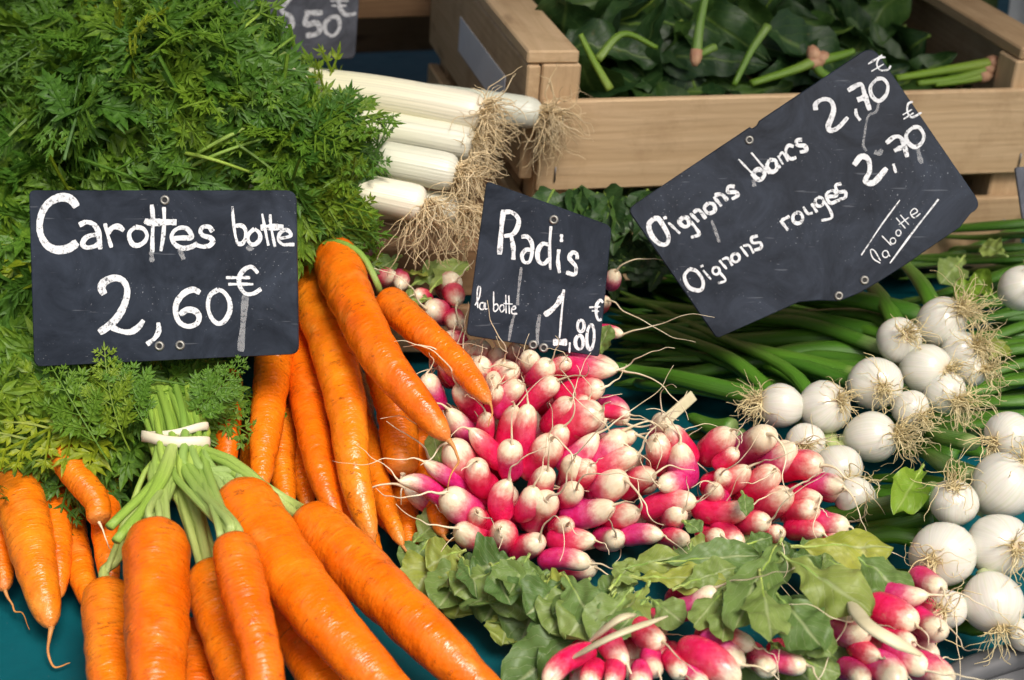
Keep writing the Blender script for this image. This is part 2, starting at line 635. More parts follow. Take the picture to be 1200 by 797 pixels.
def price_sign(corners, dcen, nrm, radii, strokes, smears, eyelets, label, mat=MSL, notch=None, foot=None, sharp=None):
    """corners in photo pixels (clockwise from top left), strokes = (points, width) in photo pixels"""
    cen = np.mean(corners, 0)
    P0 = at(cen[0], cen[1], dcen)
    N = unit(nrm)

    def on(px, py, lift=0.0):
        r = ray(px, py)
        return CAM + r * (np.dot(P0 - CAM, N) / np.dot(r, N)) + N * lift
    # rounded outline
    out = []
    C = [np.array(c, float) for c in corners]
    for i in range(4):
        p, c, q = C[i - 1], C[i], C[(i + 1) % 4]
        r = radii[i]
        a, b = c + unit(p - c) * r, c + unit(q - c) * r
        for t in np.linspace(0, 1, 7):
            out.append((1 - t) ** 2 * a + 2 * t * (1 - t) * c + t * t * b)
        for (f, dpx) in (notch or {}).get(i, ()):
            if True:
                e = unit(q - c)
                out.append(c + (q - c) * f + np.array([-e[1], e[0]]) * dpx)
    top = [on(*p) for p in out]
    n = len(top)
    ft = on(*(foot or ((corners[2][0] + corners[3][0]) / 2, (corners[2][1] + corners[3][1]) / 2)))
    base = atz(*(foot or ((corners[2][0] + corners[3][0]) / 2, (corners[2][1] + corners[3][1]) / 2 - 6)), 0.0)
    t = thing('price_sign', base, label, 'price sign', 'slate price signs')
    mb = MB()
    TH = .0028
    ins = []
    cc = np.mean(top, 0)
    for p in top:
        ins.append(p + unit(cc - p) * .0006 + N * .0005)
    V = ins + top + [p - N * TH for p in top]
    F = [tuple(range(n))[::-1], tuple(range(2 * n, 3 * n))]
    for i in range(n):
        k = (i + 1) % n
        F.append((i, k, n + k, n + i))
        F.append((n + i, n + k, 2 * n + k, 2 * n + i))
    mb.add(V, F)
    bo = mb.build('board', mat, t, smooth=False)
    # lettering: flat painted strokes lying on the board
    for nm, lst, mm, lift in (('lettering', strokes, MPT, .00062), ('chalk_smear', smears, MSM, .00056)):
        if not lst:
            continue
        mb = MB()
        for si, (pts, w) in enumerate(lst):
            if nm == 'chalk_smear':
                mb = MB()
            closed = len(pts) > 3 and np.hypot(pts[0][0] - pts[-1][0], pts[0][1] - pts[-1][1]) < 1.2
            ns = max(8, 6 * len(pts))
            P = spline(pts, ns)
            tn = np.gradient(P, axis=0)
            tn /= np.linalg.norm(tn, axis=1)[:, None] + 1e-9
            nm2 = np.stack([-tn[:, 1], tn[:, 0]], 1)
            s = np.linspace(0, 1, ns)
            ww = w * .5 * (.92 + .14 * np.sin(s * 9 + si * 2.1) + RNG.normal(0, .035, ns))
            if not closed:
                L = np.concatenate([[0], np.cumsum(np.linalg.norm(np.diff(P, axis=0), axis=1))])
                e = np.minimum(L, L[-1] - L)
                ww = ww * np.clip(.80 + .20 * e / (w * .25), 0, 1)
            a, b = P + nm2 * ww[:, None], P - nm2 * ww[:, None]
            lf = lift + .000006 * si
            mb.add([on(*p, lf) for p in a] + [on(*p, lf) for p in b],
                   [(i, i + 1, ns + i + 1, ns + i) for i in range(ns - 1)])
            if nm == 'chalk_smear':
                mb.build(nm, mm, t, smooth=False)
        if nm == 'lettering':
            mb.build(nm, mm, t, smooth=False)
    for (ex, ey) in eyelets:
        c = on(ex, ey)
        up = unit(np.cross(N, RGT)); sd_ = np.cross(up, N)
        mb = MB()
        rr, hh = [.0012, .0013, .0019, .0025, .0027], [.0004, .0014, .0017, .0012, .0003]
        V = []
        for r_, h_ in zip(rr, hh):
            for j in range(16):
                a = j * math.pi / 8
                V.append(c + N * h_ + (sd_ * math.cos(a) + up * math.sin(a)) * r_)
        mb.add(V, [(i * 16 + j, i * 16 + (j + 1) % 16, (i + 1) * 16 + (j + 1) % 16, (i + 1) * 16 + j) for i in range(4) for j in range(16)])
        e = mb.build('eyelet', MEY, t)
        mb = MB()
        mb.add([c + N * .0008 + (sd_ * math.cos(j * math.pi / 8) + up * math.sin(j * math.pi / 8)) * .00135 for j in range(16)], [tuple(range(16))])
        mb.build('hole', MHOLE, e, smooth=False)
    # wire spike behind the board, down to the table
    mb = MB()
    mid = on(cen[0], cen[1]) - N * (TH + .0016)
    low = ft - N * (TH + .0016)
    tube(mb, [mid, low + (mid - low) * .25, base], .0013, 8)
    mb.build('spike', MIRON, t)
    return t


R1, R2, R3, K1, K3 = (30, 215), (190, 215), (100, 300), 170 / 1199, 220 / 1200
S = []
for w, p in ((68, [(425, 195), (395, 150), (345, 118), (270, 120), (190, 165), (140, 240), (118, 340), (130, 430), (175, 505), (240, 545), (310, 548), (370, 530), (430, 485)]),
             (46, [(445, 345), (500, 320), (560, 335), (600, 390), (612, 470), (620, 545)]),
             (44, [(605, 425), (540, 430), (490, 460), (475, 505), (510, 530), (570, 520), (610, 495)]),
             (32, [(658, 330), (680, 420), (712, 530)]), (50, [(680, 410), (720, 365), (770, 358), (815, 390)]),
             (40, [(910, 360), (865, 400), (860, 450), (890, 505), (940, 510), (990, 475), (1005, 425), (975, 375), (910, 360)]),
             (36, [(1045, 175), (1055, 300), (1050, 450), (1050, 570)]), (34, [(1145, 195), (1148, 300), (1140, 430), (1120, 560)]),
             (60, [(985, 305), (1020, 320), (1100, 322), (1199, 320), (1250, 322)])):
    S.append((T(R1, K1, p), w * K1))
for w, p in ((40, [(95, 455), (170, 450), (245, 445), (215, 380), (160, 365), (105, 390), (80, 440), (105, 500), (170, 535), (240, 525), (295, 495)]),
             (42, [(420, 400), (390, 360), (340, 360), (318, 395), (340, 430), (400, 450), (420, 480), (390, 515), (330, 520), (285, 510)]),
             (26, [(582, 190), (590, 300), (605, 420), (625, 500)]), (36, [(610, 350), (660, 350), (690, 385), (690, 450), (665, 495), (625, 500)]),
             (36, [(765, 375), (725, 410), (710, 460), (735, 500), (775, 500), (810, 460), (805, 410), (765, 375)]),
             (24, [(828, 250), (845, 340), (865, 440), (880, 515)]), (24, [(895, 255), (898, 330), (915, 430), (935, 525)]),
             (55, [(815, 365), (900, 362), (1005, 360)]),
             (32, [(975, 455), (1030, 445), (1065, 430), (1050, 395), (1010, 385), (970, 420), (965, 470), (1000, 505), (1050, 505), (1095, 505)])):
    S.append((T(R2, K1, p), w * K1))
for w, p in ((48, [(125, 245), (105, 205), (125, 165), (190, 140), (245, 160), (270, 220), (255, 300), (215, 380), (160, 440), (90, 490)]),
             (40, [(170, 455), (230, 480), (290, 485), (340, 455), (375, 410)]), (34, [(468, 425), (470, 480), (445, 525), (395, 565)]),
             (38, [(735, 235), (690, 215), (630, 240), (585, 300), (580, 370), (605, 425), (660, 450), (715, 430), (728, 385), (700, 350), (650, 345), (605, 375)]),
             (32, [(850, 215), (800, 250), (785, 320), (805, 390), (845, 430), (890, 415), (925, 350), (920, 280), (885, 230), (850, 215)]),
             (30, [(1105, 110), (1065, 70), (1020, 85), (985, 135), (990, 195), (1025, 240), (1075, 240), (1125, 210)]),
             (20, [(900, 138), (980, 138), (1055, 138)]), (20, [(915, 180), (990, 180), (1075, 180)])):
    S.append((T(R3, K3, p), w * K3))
SM = [(T(R3, K3, [(1025, 245), (1018, 330), (1010, 430), (1000, 530), (995, 610)]), 8), (T(R1, K1, [(1040, 560), (1045, 620), (1045, 650)]), 6),
      (T(R2, K1, [(140, 540), (165, 590), (180, 630)]), 6), (T(R2, K1, [(700, 520), (730, 545), (750, 525)]), 5)]
price_sign([(34, 223), (347, 223), (350, 415), (40, 430)], .872, (0.02, -.93, .42), [7, 13, 10, 10], S, SM,
           [(193.4, 234.6), (187, 405.4), (211.3, 404.5)], 'slate price sign hand-lettered Carottes botte 2,60 €', foot=(200, 420))

Q1, Q2, KQ = (540, 205), (540, 310), 185 / 1199
S = []
for w, p in ((40, [(325, 265), (310, 400), (295, 605)]), (38, [(330, 282), (390, 285), (438, 335), (430, 400), (395, 450), (330, 465)]), (36, [(385, 470), (400, 560), (400, 645)]),
             (32, [(460, 470), (505, 470), (540, 520), (540, 600), (520, 660), (480, 660), (465, 610), (495, 570), (535, 570)]),
             (24, [(685, 390), (675, 550), (680, 720)]), (36, [(670, 530), (620, 525), (585, 580), (590, 650), (630, 675), (670, 640)]),
             (26, [(765, 450), (765, 510)]), (30, [(745, 565), (738, 650), (750, 745)]),
             (34, [(885, 640), (880, 600), (845, 590), (825, 630), (850, 665), (875, 700), (865, 755), (800, 740)])):
    S.append((T(Q1, KQ, p), w * KQ))
for w, p in ((11, [(108, 310), (140, 250), (150, 180), (135, 165), (125, 220), (130, 330)]), (12, [(175, 290), (150, 295), (145, 330), (170, 340), (185, 290), (185, 335), (205, 335)]),
             (11, [(250, 205), (250, 350)]), (11, [(250, 310), (275, 300), (285, 330), (265, 355), (250, 350)]), (11, [(310, 305), (295, 330), (310, 360), (330, 340), (325, 310), (310, 305)]),
             (11, [(342, 230), (345, 370)]), (11, [(365, 235), (370, 375)]), (10, [(325, 295), (395, 300)]), (12, [(385, 345), (415, 335), (410, 315), (390, 330), (390, 370), (430, 375)]),
             (42, [(635, 385), (690, 345), (740, 290), (765, 240)]), (16, [(785, 190), (765, 380), (750, 560)]), (22, [(760, 260), (785, 190)]), (52, [(700, 590), (808, 590)]),
             (16, [(828, 590), (825, 670)]), (26, loop(912, 465, 25, 45)), (28, loop(900, 590, 30, 52)), (26, loop(985, 550, 28, 95, .05)),
             (24, [(1080, 290), (1060, 270), (1030, 310), (1030, 380), (1045, 420), (1070, 415)]), (14, [(975, 325), (1060, 320)]), (14, [(995, 350), (1050, 355)])):
    S.append((T(Q2, KQ, p), w * KQ))
SM = [(T(Q2, KQ, [(460, 20), (440, 190), (430, 310)]), 3.5), (T(Q2, KQ, [(415, 360), (390, 440), (365, 580)]), 3.5), (T(Q2, KQ, [(600, 380), (585, 480), (580, 610)]), 4.5)]
price_sign([(570, 212), (717, 265), (702, 418), (546, 393)], .900, (-.06, -.93, .40), [6, 9, 4, 7], S, SM,
           [(649, 257.5), (624.9, 404), (637.2, 407.5)], 'small tilted slate price sign hand-lettered Radis la botte 1,80 €', foot=(625, 404))

A6, A7, A8, K8 = (740, 150), (940, 45), (780, 200), 350 / 1200
S = []
for w, p in ((32, [(140, 580), (110, 620), (130, 690), (180, 740), (225, 740), (235, 690), (200, 620), (170, 580), (140, 580)]), (22, [(203, 578), (225, 570)]), (18, [(235, 605), (310, 675)]),
             (28, [(330, 570), (305, 600), (335, 630), (365, 620), (360, 580), (330, 570)]), (24, [(370, 590), (410, 640), (430, 680), (380, 700)]),
             (22, [(375, 545), (430, 600)]), (24, [(395, 540), (430, 525), (475, 580)]), (26, [(490, 480), (465, 510), (490, 545), (530, 530), (525, 490), (490, 480)]),
             (22, [(525, 440), (575, 500)]), (26, [(530, 430), (575, 425), (615, 465)]), (26, [(660, 375), (620, 375), (615, 410), (660, 410), (680, 430), (640, 455)]),
             (14, [(683, 200), (770, 290)]), (30, [(770, 290), (800, 325), (830, 328), (850, 290), (810, 265), (775, 290)]), (14, [(765, 158), (880, 295)]),
             (28, [(880, 205), (865, 245), (890, 280), (925, 265), (920, 210), (880, 205)]), (20, [(914, 202), (948, 258)]),
             (15, [(934, 178), (968, 234)]), (16, [(942, 184), (964, 158), (1000, 214)]), (22, [(1036, 120), (1004, 112), (986, 140), (994, 176), (1020, 198), (1052, 188)]),
             (28, [(1090, 75), (1055, 80), (1060, 110), (1105, 115), (1115, 145), (1075, 155)])):
    S.append((T(A6, K3, p), w * K3))
for w, p in ((14, [(460, 200), (492, 240)]), (14, [(465, 200), (497, 183)]), (15, loop(530, 190, 20, 22)), (12, [(552, 145), (570, 172), (590, 170)]), (12, [(585, 132), (608, 168)]),
             (13, loop(617, 125, 17, 18)), (12, [(632, 118), (660, 160), (665, 190), (625, 200)]), (14, [(648, 105), (685, 100), (672, 80), (645, 95), (660, 130), (698, 118)]),
             (14, [(705, 52), (682, 60), (692, 85), (720, 85), (720, 108), (695, 115)]),
             (16, [(95, 395), (75, 425), (95, 470), (140, 480), (150, 445), (125, 405), (95, 395)]), (10, [(139, 386), (151, 381)]), (9, [(150, 400), (182, 437)]),
             (11, loop(202, 402, 14, 15)), (10, [(214, 405), (240, 440), (210, 452)]), (11, [(215, 360), (245, 395)]), (11, [(226, 357), (248, 352), (268, 382)]),
             (12, loop(280, 350, 16, 17)), (11, [(300, 305), (330, 345)]), (11, [(310, 302), (335, 302), (353, 332)]), (13, [(370, 262), (345, 270), (350, 290), (380, 290), (382, 310), (355, 320)]),
             (6, [(785, 340), (865, 220), (940, 118)]), (8, [(900, 372), (990, 250), (1095, 115)]),
             (5, [(862, 372), (832, 352), (822, 320), (838, 322), (862, 362)]), (5, loop(882, 335, 12, 14)), (5, [(888, 322), (900, 345)]), (5, [(868, 262), (905, 300)]), (5, loop(912, 282, 11, 12)),
             (5, loop(934, 250, 10, 12)), (5, [(925, 190), (962, 232)]), (5, [(942, 178), (976, 218)]), (5, [(935, 218), (975, 188)]), (5, [(985, 180), (1010, 165), (998, 152), (982, 170), (998, 190), (1022, 172)])):
    S.append((T(A8, K8, p), w * K8))
for w, p in ((34, [(85, 460), (85, 420), (130, 390), (180, 400), (200, 450), (185, 510), (165, 560), (180, 590), (230, 570), (290, 505)]), (22, [(340, 450), (345, 490), (370, 525)]),
             (30, [(290, 335), (350, 300), (380, 300), (400, 370), (430, 460)]), (40, [(350, 395), (420, 370)]), (26, [(475, 260), (435, 310), (445, 370), (490, 400), (535, 360), (545, 300), (515, 260), (475, 260)]),
             (13, [(530, 120), (490, 130), (475, 170), (500, 205), (545, 200), (565, 175)]), (10, [(440, 212), (520, 165)]), (13, [(420, 165), (510, 108)]),
             (14, [(705, 405), (675, 420), (670, 470), (700, 505), (760, 475)]), (10, [(640, 490), (700, 455)]), (10, [(645, 517), (710, 477)]),
             (30, [(535, 670), (590, 630), (635, 645), (670, 760)]), (30, [(585, 720), (645, 690)]), (27, [(705, 570), (665, 610), (670, 660), (715, 695), (760, 670), (775, 620), (745, 570), (705, 570)])):
    S.append((T(A7, K3, p), w * K3))
for w, p in ((20, [(600, 580), (625, 550), (650, 560), (655, 600), (640, 635), (670, 640), (715, 590)]), (11, [(738, 575), (747, 607)])):
    S.append((T((800, 0), 400 / 1198, p), w * 400 / 1198))
SM = [(T(A7, K3, [(490, 410), (470, 470), (420, 500), (400, 600), (390, 680), (410, 720)]), 3), (T(A7, K3, [(735, 700), (750, 760), (765, 800)]), 6), (T(A6, K3, [(510, 590), (540, 670), (560, 730)]), 4),
      (T(A6, K3, [(780, 330), (785, 375)]), 5), (T(A7, K3, [(460, 725), (490, 735), (510, 710)]), 6)]
price_sign([(735, 245), (1022, 53), (1152, 243), (840, 397)], .955, (0.0, -.93, .42), [10, 16, 16, 5], S, SM,
           [(877.9, 164.3), (1012.8, 328.3), (982.7, 346.7)], 'large tilted slate price sign hand-lettered Oignons blancs and Oignons rouges 2,70 €',
           notch={0: [(.50, 0), (.505, 3), (.525, 3), (.54, 0)], 2: [(.10, -9), (.22, -15), (.317, -20), (.42, -24), (.50, -26), (.575, -24), (.64, -12), (.70, -4), (.85, -2)]}, foot=(985, 350))
B0, KB = (300, 0), 180 / 1196
S = []
for w, p in ((40, [(180, -130), (260, -150), (300, -60), (200, 75), (270, 130), (280, 200), (230, 240)]), (45, [(380, 100), (520, 100)]), (45, [(400, 105), (385, 190), (470, 180), (500, 230), (470, 265), (390, 280)]),
             (32, [(590, 130), (540, 180), (545, 250), (600, 280), (650, 220), (640, 140), (590, 130)]), (34, [(760, -90), (690, -80), (650, 0), (655, 60), (700, 115), (780, 105)]), (16, [(580, 8), (720, 8)]), (16, [(590, 45), (705, 45)])):
    S.append((T(B0, KB, p), w * KB))
price_sign([(255, -70), (425, -70), (416, 69), (250, 69)], 1.22, (0.05, -.93, .38), [8, 8, 8, 8], S, [], [],
           'grey slate sign reading 3 50 € behind the carrot tops', mat=MSL2, foot=(335, 66))


# ------------------------------------------------------------------ carrots
def carrot(ctrl, w0, parent=None, name='carrot', label=None, cat=None, tail=.03, taper=1.0, mat=None, stalks=None, blunt=False, zig=0, group=None):
    """ctrl: (px, py, z) from crown to tip;  w0: shoulder width in photo pixels"""
    P = np.array([atz(*c) for c in ctrl])
    pts, L = resample(spline(P, 60), np.linspace(0, 1, 60))
    r0 = w0 * .5 * depth(P[0]) / FPX
    n = 64
    ts = np.concatenate([[0, .004, .010, .018, .030, .045, .065], np.linspace(.09, .955, n - 14), [.97, .98, .988, .994, .998, .9995, 1.0]])
    pts, L = resample(pts, ts)
    prof = np.interp(ts, [0, .004, .010, .018, .03, .05, .09, .2, .45, .7, .88, .955, .98, .994, 1],
                     [.30, .42, .60, .74, .85, .94, 1.0, .99, .90, .77, .58, .40, .28, .15, .05] if not blunt else
                     [.30, .42, .60, .74, .85, .94, 1.0, 1.0, .97, .90, .82, .76, .62, .40, .10])
    seed = random.random() * 100
    seg = 26
    th = np.linspace(0, 2 * math.pi, seg, endpoint=False)
    rings = np.zeros(len(ts))
    for k in range(int(10 + L * 140)):
        c, a, s = random.random(), random.uniform(-.026, .012), random.uniform(.0025, .009)
        rings += a * np.exp(-((ts - c) / s) ** 2)
    und = .035 * np.sin(ts * 17 + seed) + .025 * np.sin(ts * 41 + seed * 3)
    lob = .03 * np.cos(2 * th + seed) + .02 * np.cos(3 * th + seed * 2)
    wob = 1 + rings[:, None] * (1 + .7 * np.cos(th[None] * 1 + seed)) + und[:, None] * .6 + lob[None] * (1 - .3 * ts[:, None]) \
        + .018 * np.sin(ts[:, None] * 60 + 3 * np.sin(th[None] * 2 + seed) + seed)
    mb = MB()
    tube(mb, pts, prof * r0, seg, wob=wob, tlen=ts)
    own = parent is None
    o = mb.build(name, mat or MC, parent, origin=pts[0])
    if own:
        tag(o, label, cat or 'carrot', group)
    if tail:
        d = unit(pts[-1] - pts[-4])
        q = [pts[-3], pts[-1]]
        p = pts[-1]
        for k in range(7):
            d = unit(d + RNG.normal(0, .30, 3) + np.array([0, 0, -.10]))
            p = p + d * tail / 7
            p[2] = max(p[2], .0015)
            q.append(p)
        q = spline(q, 24)
        mb = MB()
        tube(mb, q, np.interp(np.linspace(0, 1, 24), [0, .1, .3, 1], [.16, .12, .06, .018]) * r0, 6)
        mb.build('root_tail', MCTAIL if not blunt else MTAIL, o)
    if stalks:
        mb = MB()
        for tgt in stalks:
            a = pts[2] + RNG.normal(0, .18, 3) * r0
            a2 = a + unit(pts[0] - pts[4]) * .009
            c = [pts[4] + (a - pts[4]) * .6, a, a2] + [atz(*q) + RNG.normal(0, .0012, 3) for q in tgt]
            c = spline(c, 22)
            tube(mb, c, np.interp(np.linspace(0, 1, 22), [0, .15, 1], [.0032, .0026, .0018]) * random.uniform(.8, 1.15), 7, flat=.8)
        mb.build('stalk', MCST, o)
    return o


BAND = (206, 511, .082)


def fan(n, dx=0):
    out = []
    for k in range(n):
        a = RNG.uniform(-1, 1)
        c = np.clip(a * .6 + dx / 40 + RNG.normal(0, .25), -1, 1)
        h = .006 * math.sqrt(max(0, 1 - c * c)) * RNG.uniform(-.2, 1)
        out.append([(BAND[0] + dx * .9 + a * 18, BAND[1] + 40 + RNG.normal(0, 3), .079), (BAND[0] + c * 32, BAND[1], BAND[2] + h),
                    (BAND[0] - 10 + c * 34, BAND[1] - 42, .085 + h), (BAND[0] - 22 + c * 48 + RNG.normal(0, 6), BAND[1] - 88 + RNG.normal(0, 8), .088)])
    return out


fb = thing('carrot_bunch', atz(240, 700, 0) * [1, 1, 0], 'front bunch of fat orange carrots whose green stalks are tied with a rubber band', 'carrot bunch', 'bunches of carrots')
carrot([(183, 619, .078), (184, 700, .068), (184, 800, .056), (190, 960, .03)], 75, fb, stalks=fan(14, -14))
carrot([(246, 664, .052), (262, 730, .045), (290, 820, .035), (312, 930, .022)], 62, fb, stalks=fan(10, 4))
carrot([(272, 632, .086), (285, 690, .078), (306, 770, .066), (326, 900, .040)], 56, fb, stalks=fan(10, 16))
carrot([(276, 575, .074), (318, 640, .068), (388, 735, .058), (520, 880, .030)], 72, fb, stalks=fan(11, 28))
carrot([(356, 606, .060), (416, 662, .055), (500, 744, .048), (610, 850, .025)], 70, fb,
       stalks=[[(330, 590, .072), (268, 546, .080), (212 + RNG.normal(0, 7), 512, .080), (190, 470, .086), (168 + RNG.normal(0, 14), 425, .092)] for _ in range(8)])
carrot([(126, 688, .040), (128, 740, .036), (134, 830, .028), (140, 930, .018)], 60, fb, stalks=[[(133, 655, .047), (146, 615, .056), (170, 560, .068), (196, 512, .078), (175, 440, .085)], [(136, 655, .047), (152, 615, .056), (176, 570, .068), (199, 512, .078), (185, 440, .085)]])
carrot([(322, 695, .028), (345, 740, .026), (395, 830, .020), (440, 920, .015)], 56, fb)
carrot([(222, 735, .022), (228, 790, .020), (235, 880, .016)], 50, fb)
# cut leaf stubs pointing back down beside the left carrot
mb = MB()
for a, b in (((185, 560), (128, 618)), ((190, 565), (136, 634)), ((182, 570), (150, 625))):
    q = spline([atz(BAND[0], BAND[1], .086), atz(*a, .083), atz(*b, .078)], 14)
    tube(mb, q, .0026, 8, flat=.8)
mb.build('cut_stalk', MCST, fb)
# rubber band, two turns
UPB = unit(np.array([0, .54, .84]))
for (dy, tl, rr, bw) in ((-5, .0028, 1.0, .0021), (4, -.0016, 1.05, .0027)):
    mb = MB()
    c = atz(BAND[0], BAND[1] + dy, BAND[2] + .002)
    V, F = [], []
    n = 40
    for k in range(n):
        a = 2 * math.pi * k / n
        rad = RGT * math.cos(a) * .0163 * rr - FWD * math.sin(a) * .0085 * rr
        p = c + rad + UPB * (tl * math.cos(a) + .0006 * math.sin(3 * a))
        o_ = unit(rad)
        for (u_, w_) in ((-1, -1), (-1, 1), (0, 1.5), (1, 1), (1, -1)):
            V.append(p + UPB * u_ * bw + o_ * w_ * .0006)
    for k in range(n):
        for j in range(5):
            F.append((k * 5 + j, k * 5 + (j + 1) % 5, ((k + 1) % n) * 5 + (j + 1) % 5, ((k + 1) % n) * 5 + j))
    mb.add(V, F)
    mb.build('rubber_band', MBAND, fb)

lbn = thing('carrot_bunch', atz(70, 640, 0) * [1, 1, 0], 'leftmost bunch of slim dull carrots with tips on the teal cloth', 'carrot bunch', 'bunches of carrots')
carrot([(8, 540, .045), (28, 600, .038), (44, 670, .028), (60, 736, .014)], 60, lbn, mat=MCD, tail=.04)
carrot([(55, 530, .038), (64, 590, .032), (68, 650, .024), (69, 702, .014)], 40, lbn, mat=MCD, tail=.02)
carrot([(66, 520, .062), (88, 556, .058), (112, 586, .052), (116, 612, .046)], 36, lbn, mat=MCD, blunt=True, tail=.02)
carrot([(118, 500, .040), (122, 580, .034), (126, 650, .026), (132, 700, .016)], 40, lbn, mat=MCD, tail=.05)
carrot([(76, 590, .020), (86, 640, .017), (108, 715, .012)], 40, lbn, mat=MCD, tail=.06)
carrot([(-20, 560, .03), (-6, 630, .022), (6, 692, .013)], 46, lbn, mat=MCD, tail=.03)
carrot([(266, 440, .075), (266, 500, .066), (264, 570, .05)], 38, lbn, mat=MCD, tail=0)

mbn = thing('carrot_bunch', atz(390, 560, 0) * [1, 1, 0], 'middle bunch of glossy orange carrots running down from behind the Carottes sign', 'carrot bunch', 'bunches of carrots')
carrot([(326, 370, .085), (320, 430, .077), (311, 510, .062), (304, 580, .048)], 46, mbn, tail=.02)
carrot([(352, 370, .080), (358, 450, .068), (374, 545, .053), (398, 620, .035)], 43, mbn, tail=.02)
carrot([(352, 306, .106), (380, 380, .096), (405, 470, .078), (416, 560, .056), (437, 636, .034)], 52, mbn, tail=.016)
carrot([(440, 400, .082), (462, 470, .066), (472, 555, .046)], 48, mbn, tail=.02, blunt=True)
carrot([(395, 400, .062), (425, 500, .048), (448, 580, .034), (472, 640, .022)], 36, mbn, tail=.028)
carrot([(478, 450, .060), (494, 520, .045), (510, 590, .032), (520, 628, .026)], 42, mbn, tail=.03)
carrot([(385, 470, .045), (392, 540, .034), (402, 620, .022), (440, 668, .014)], 40, mbn, tail=.03)
carrot([(372, 420, .050), (384, 500, .040), (398, 600, .024)], 40, mbn, tail=.02)
carrot([(412, 440, .045), (430, 530, .032), (452, 620, .016)], 38, mbn, tail=.03)
carrot([(340, 430, .050), (345, 510, .040), (362, 600, .026)], 38, mbn, tail=.02)
carrot([(330, 480, .050), (330, 540, .042), (338, 600, .032)], 36, mbn, tail=0)
carrot([(420, 560, .020), (428, 620, .016), (446, 668, .012)], 34, mbn, tail=.02)
carrot([(470, 560, .022), (478, 620, .016), (482, 660, .011)], 34, mbn, tail=.04)
carrot([(300, 470, .040), (296, 540, .034), (292, 600, .028)], 36, mbn, tail=0)

lc = carrot([(390, 292, .128), (412, 350, .122), (448, 420, .110), (492, 475, .096), (526, 516, .084)], 55, None, label='long bright carrot lying uppermost across the middle bunch, tip on radishes',
            cat='carrot', tail=.03, stalks=[[(372, 284, .128), (358, 290, .12)]], group='carrots lying loose on top')
ld = carrot([(452, 350, .112), (490, 385, .110), (535, 425, .104), (574, 472, .096)], 42, None, label='shorter dark orange carrot lying on radishes below the leek roots', mat=MCD,
            cat='carrot', tail=.014, stalks=[[(443, 332, .124), (425, 302, .134), (395, 285, .138), (360, 284, .13)]], group='carrots lying loose on top')


# ------------------------------------------------------------------ carrot foliage
def frond_mesh(seed):
    rg = random.Random(seed)
    mb = MB()
    V, F = [], []

    def lobe(p, d, nrm, l, w):
        sd_ = np.cross(nrm, d)
        i = len(V)
        V.extend([p, p + d * l * .45 + sd_ * w, p + d * l + nrm * l * rg.uniform(-.15, .05), p + d * l * .45 - sd_ * w, p + d * l * .5 - nrm * w * .35])
        F.extend([(i, i + 1, i + 4), (i + 1, i + 2, i + 4), (i + 2, i + 3, i + 4), (i + 3, i, i + 4)])
    Z = np.array([0, 0, 1.0])

    def rot(d, ax, a):
        return d * math.cos(a) + np.cross(ax, d) * math.sin(a) + ax * np.dot(ax, d) * (1 - math.cos(a))

    def seglet(p, d, nrm, l):
        for a in (0, .62, -.62):
            s = 1.0 if a == 0 else .72
            lobe(p + d * l * (.12 if a else .25), rot(d, nrm, a + rg.uniform(-.15, .15)), nrm, l * s, l * .165 * rg.uniform(.8, 1.2))

    def pinna(p, d, nrm, l):
        k = max(2, int(l / .062))
        droop = rg.uniform(.1, .5)
        q = [p + d * l * t - Z * droop * l * t * t * .5 for t in np.linspace(0, 1, k + 2)]
        tube(mb, q, np.linspace(.0075, .0035, len(q)), 4, cap=False)
        for i in range(1, k + 1):
            dd = unit(q[i + 1] - q[i])
            sl = l * (.46 - .24 * i / (k + 1)) * rg.uniform(.85, 1.15)
            for sgn in (-1, 1):
                n2 = unit(nrm + RNG.normal(0, .22, 3))
                seglet(q[i], unit(rot(dd, n2, sgn * rg.uniform(.6, .95))), n2, sl)
        seglet(q[-2], unit(q[-1] - q[-2]), nrm, l * .30)

    bend = rg.uniform(-.35, .35)
    ts = np.linspace(0, 1, 16)
    R = np.stack([bend * ts ** 2 * .5, ts, -.32 * ts ** 2], 1)
    tube(mb, R, np.interp(ts, [0, 1], [.011, .005]), 5, cap=False)
    ys = [.20, .33, .46, .58, .70, .80, .89]
    for i, y in enumerate(ys):
        p = np.array([np.interp(y, ts, R[:, k]) for k in range(3)])
        dd = unit(np.array([np.interp(min(1, y + .03), ts, R[:, k]) for k in range(3)]) - p)
        l = np.interp(y, [.2, .4, .6, 1], [.30, .36, .26, .08]) * rg.uniform(.85, 1.15)
        nn = unit(np.cross(np.cross(dd, Z), dd))
        for sgn in (-1, 1):
            n2 = unit(nn + RNG.normal(0, .2, 3))
            pinna(p, unit(rot(dd, n2, sgn * rg.uniform(.75, 1.05))), n2, l)
    seglet(R[-2], unit(R[-1] - R[-2]), Z, .09)
    mb.add(V, F)
    me = mb.mesh('frond', smooth=False)
    me.materials.append(MFR)
    return me


FROND = [frond_mesh(s) for s in range(7)]


def put_frond(mid, d, nrm, length, parent):
    y = unit(d)
    x = unit(np.cross(y, nrm))
    z = np.cross(x, y)
    o = bpy.data.objects.new('frond', random.choice(FROND))
    col.objects.link(o)
    p = np.asarray(mid) - y * length * .55
    M = Matrix(((x[0], y[0], z[0], p[0]), (x[1], y[1], z[1], p[1]), (x[2], y[2], z[2], p[2]), (0, 0, 0, 1))) @ Matrix.Diagonal((length, length, length, 1))
    o.parent = parent
    o.matrix_local = WORLD[parent.name].inverted() @ M
    return o


def hits_sign(p):
    x, y = px_of(p)
    if x > 322 and y < 48 and x - 322 > (y - 8) * .9:
        return True
    return 25 < x < 360 and 212 < y < 436 and depth(p) < .885 + (y < 330) * .035


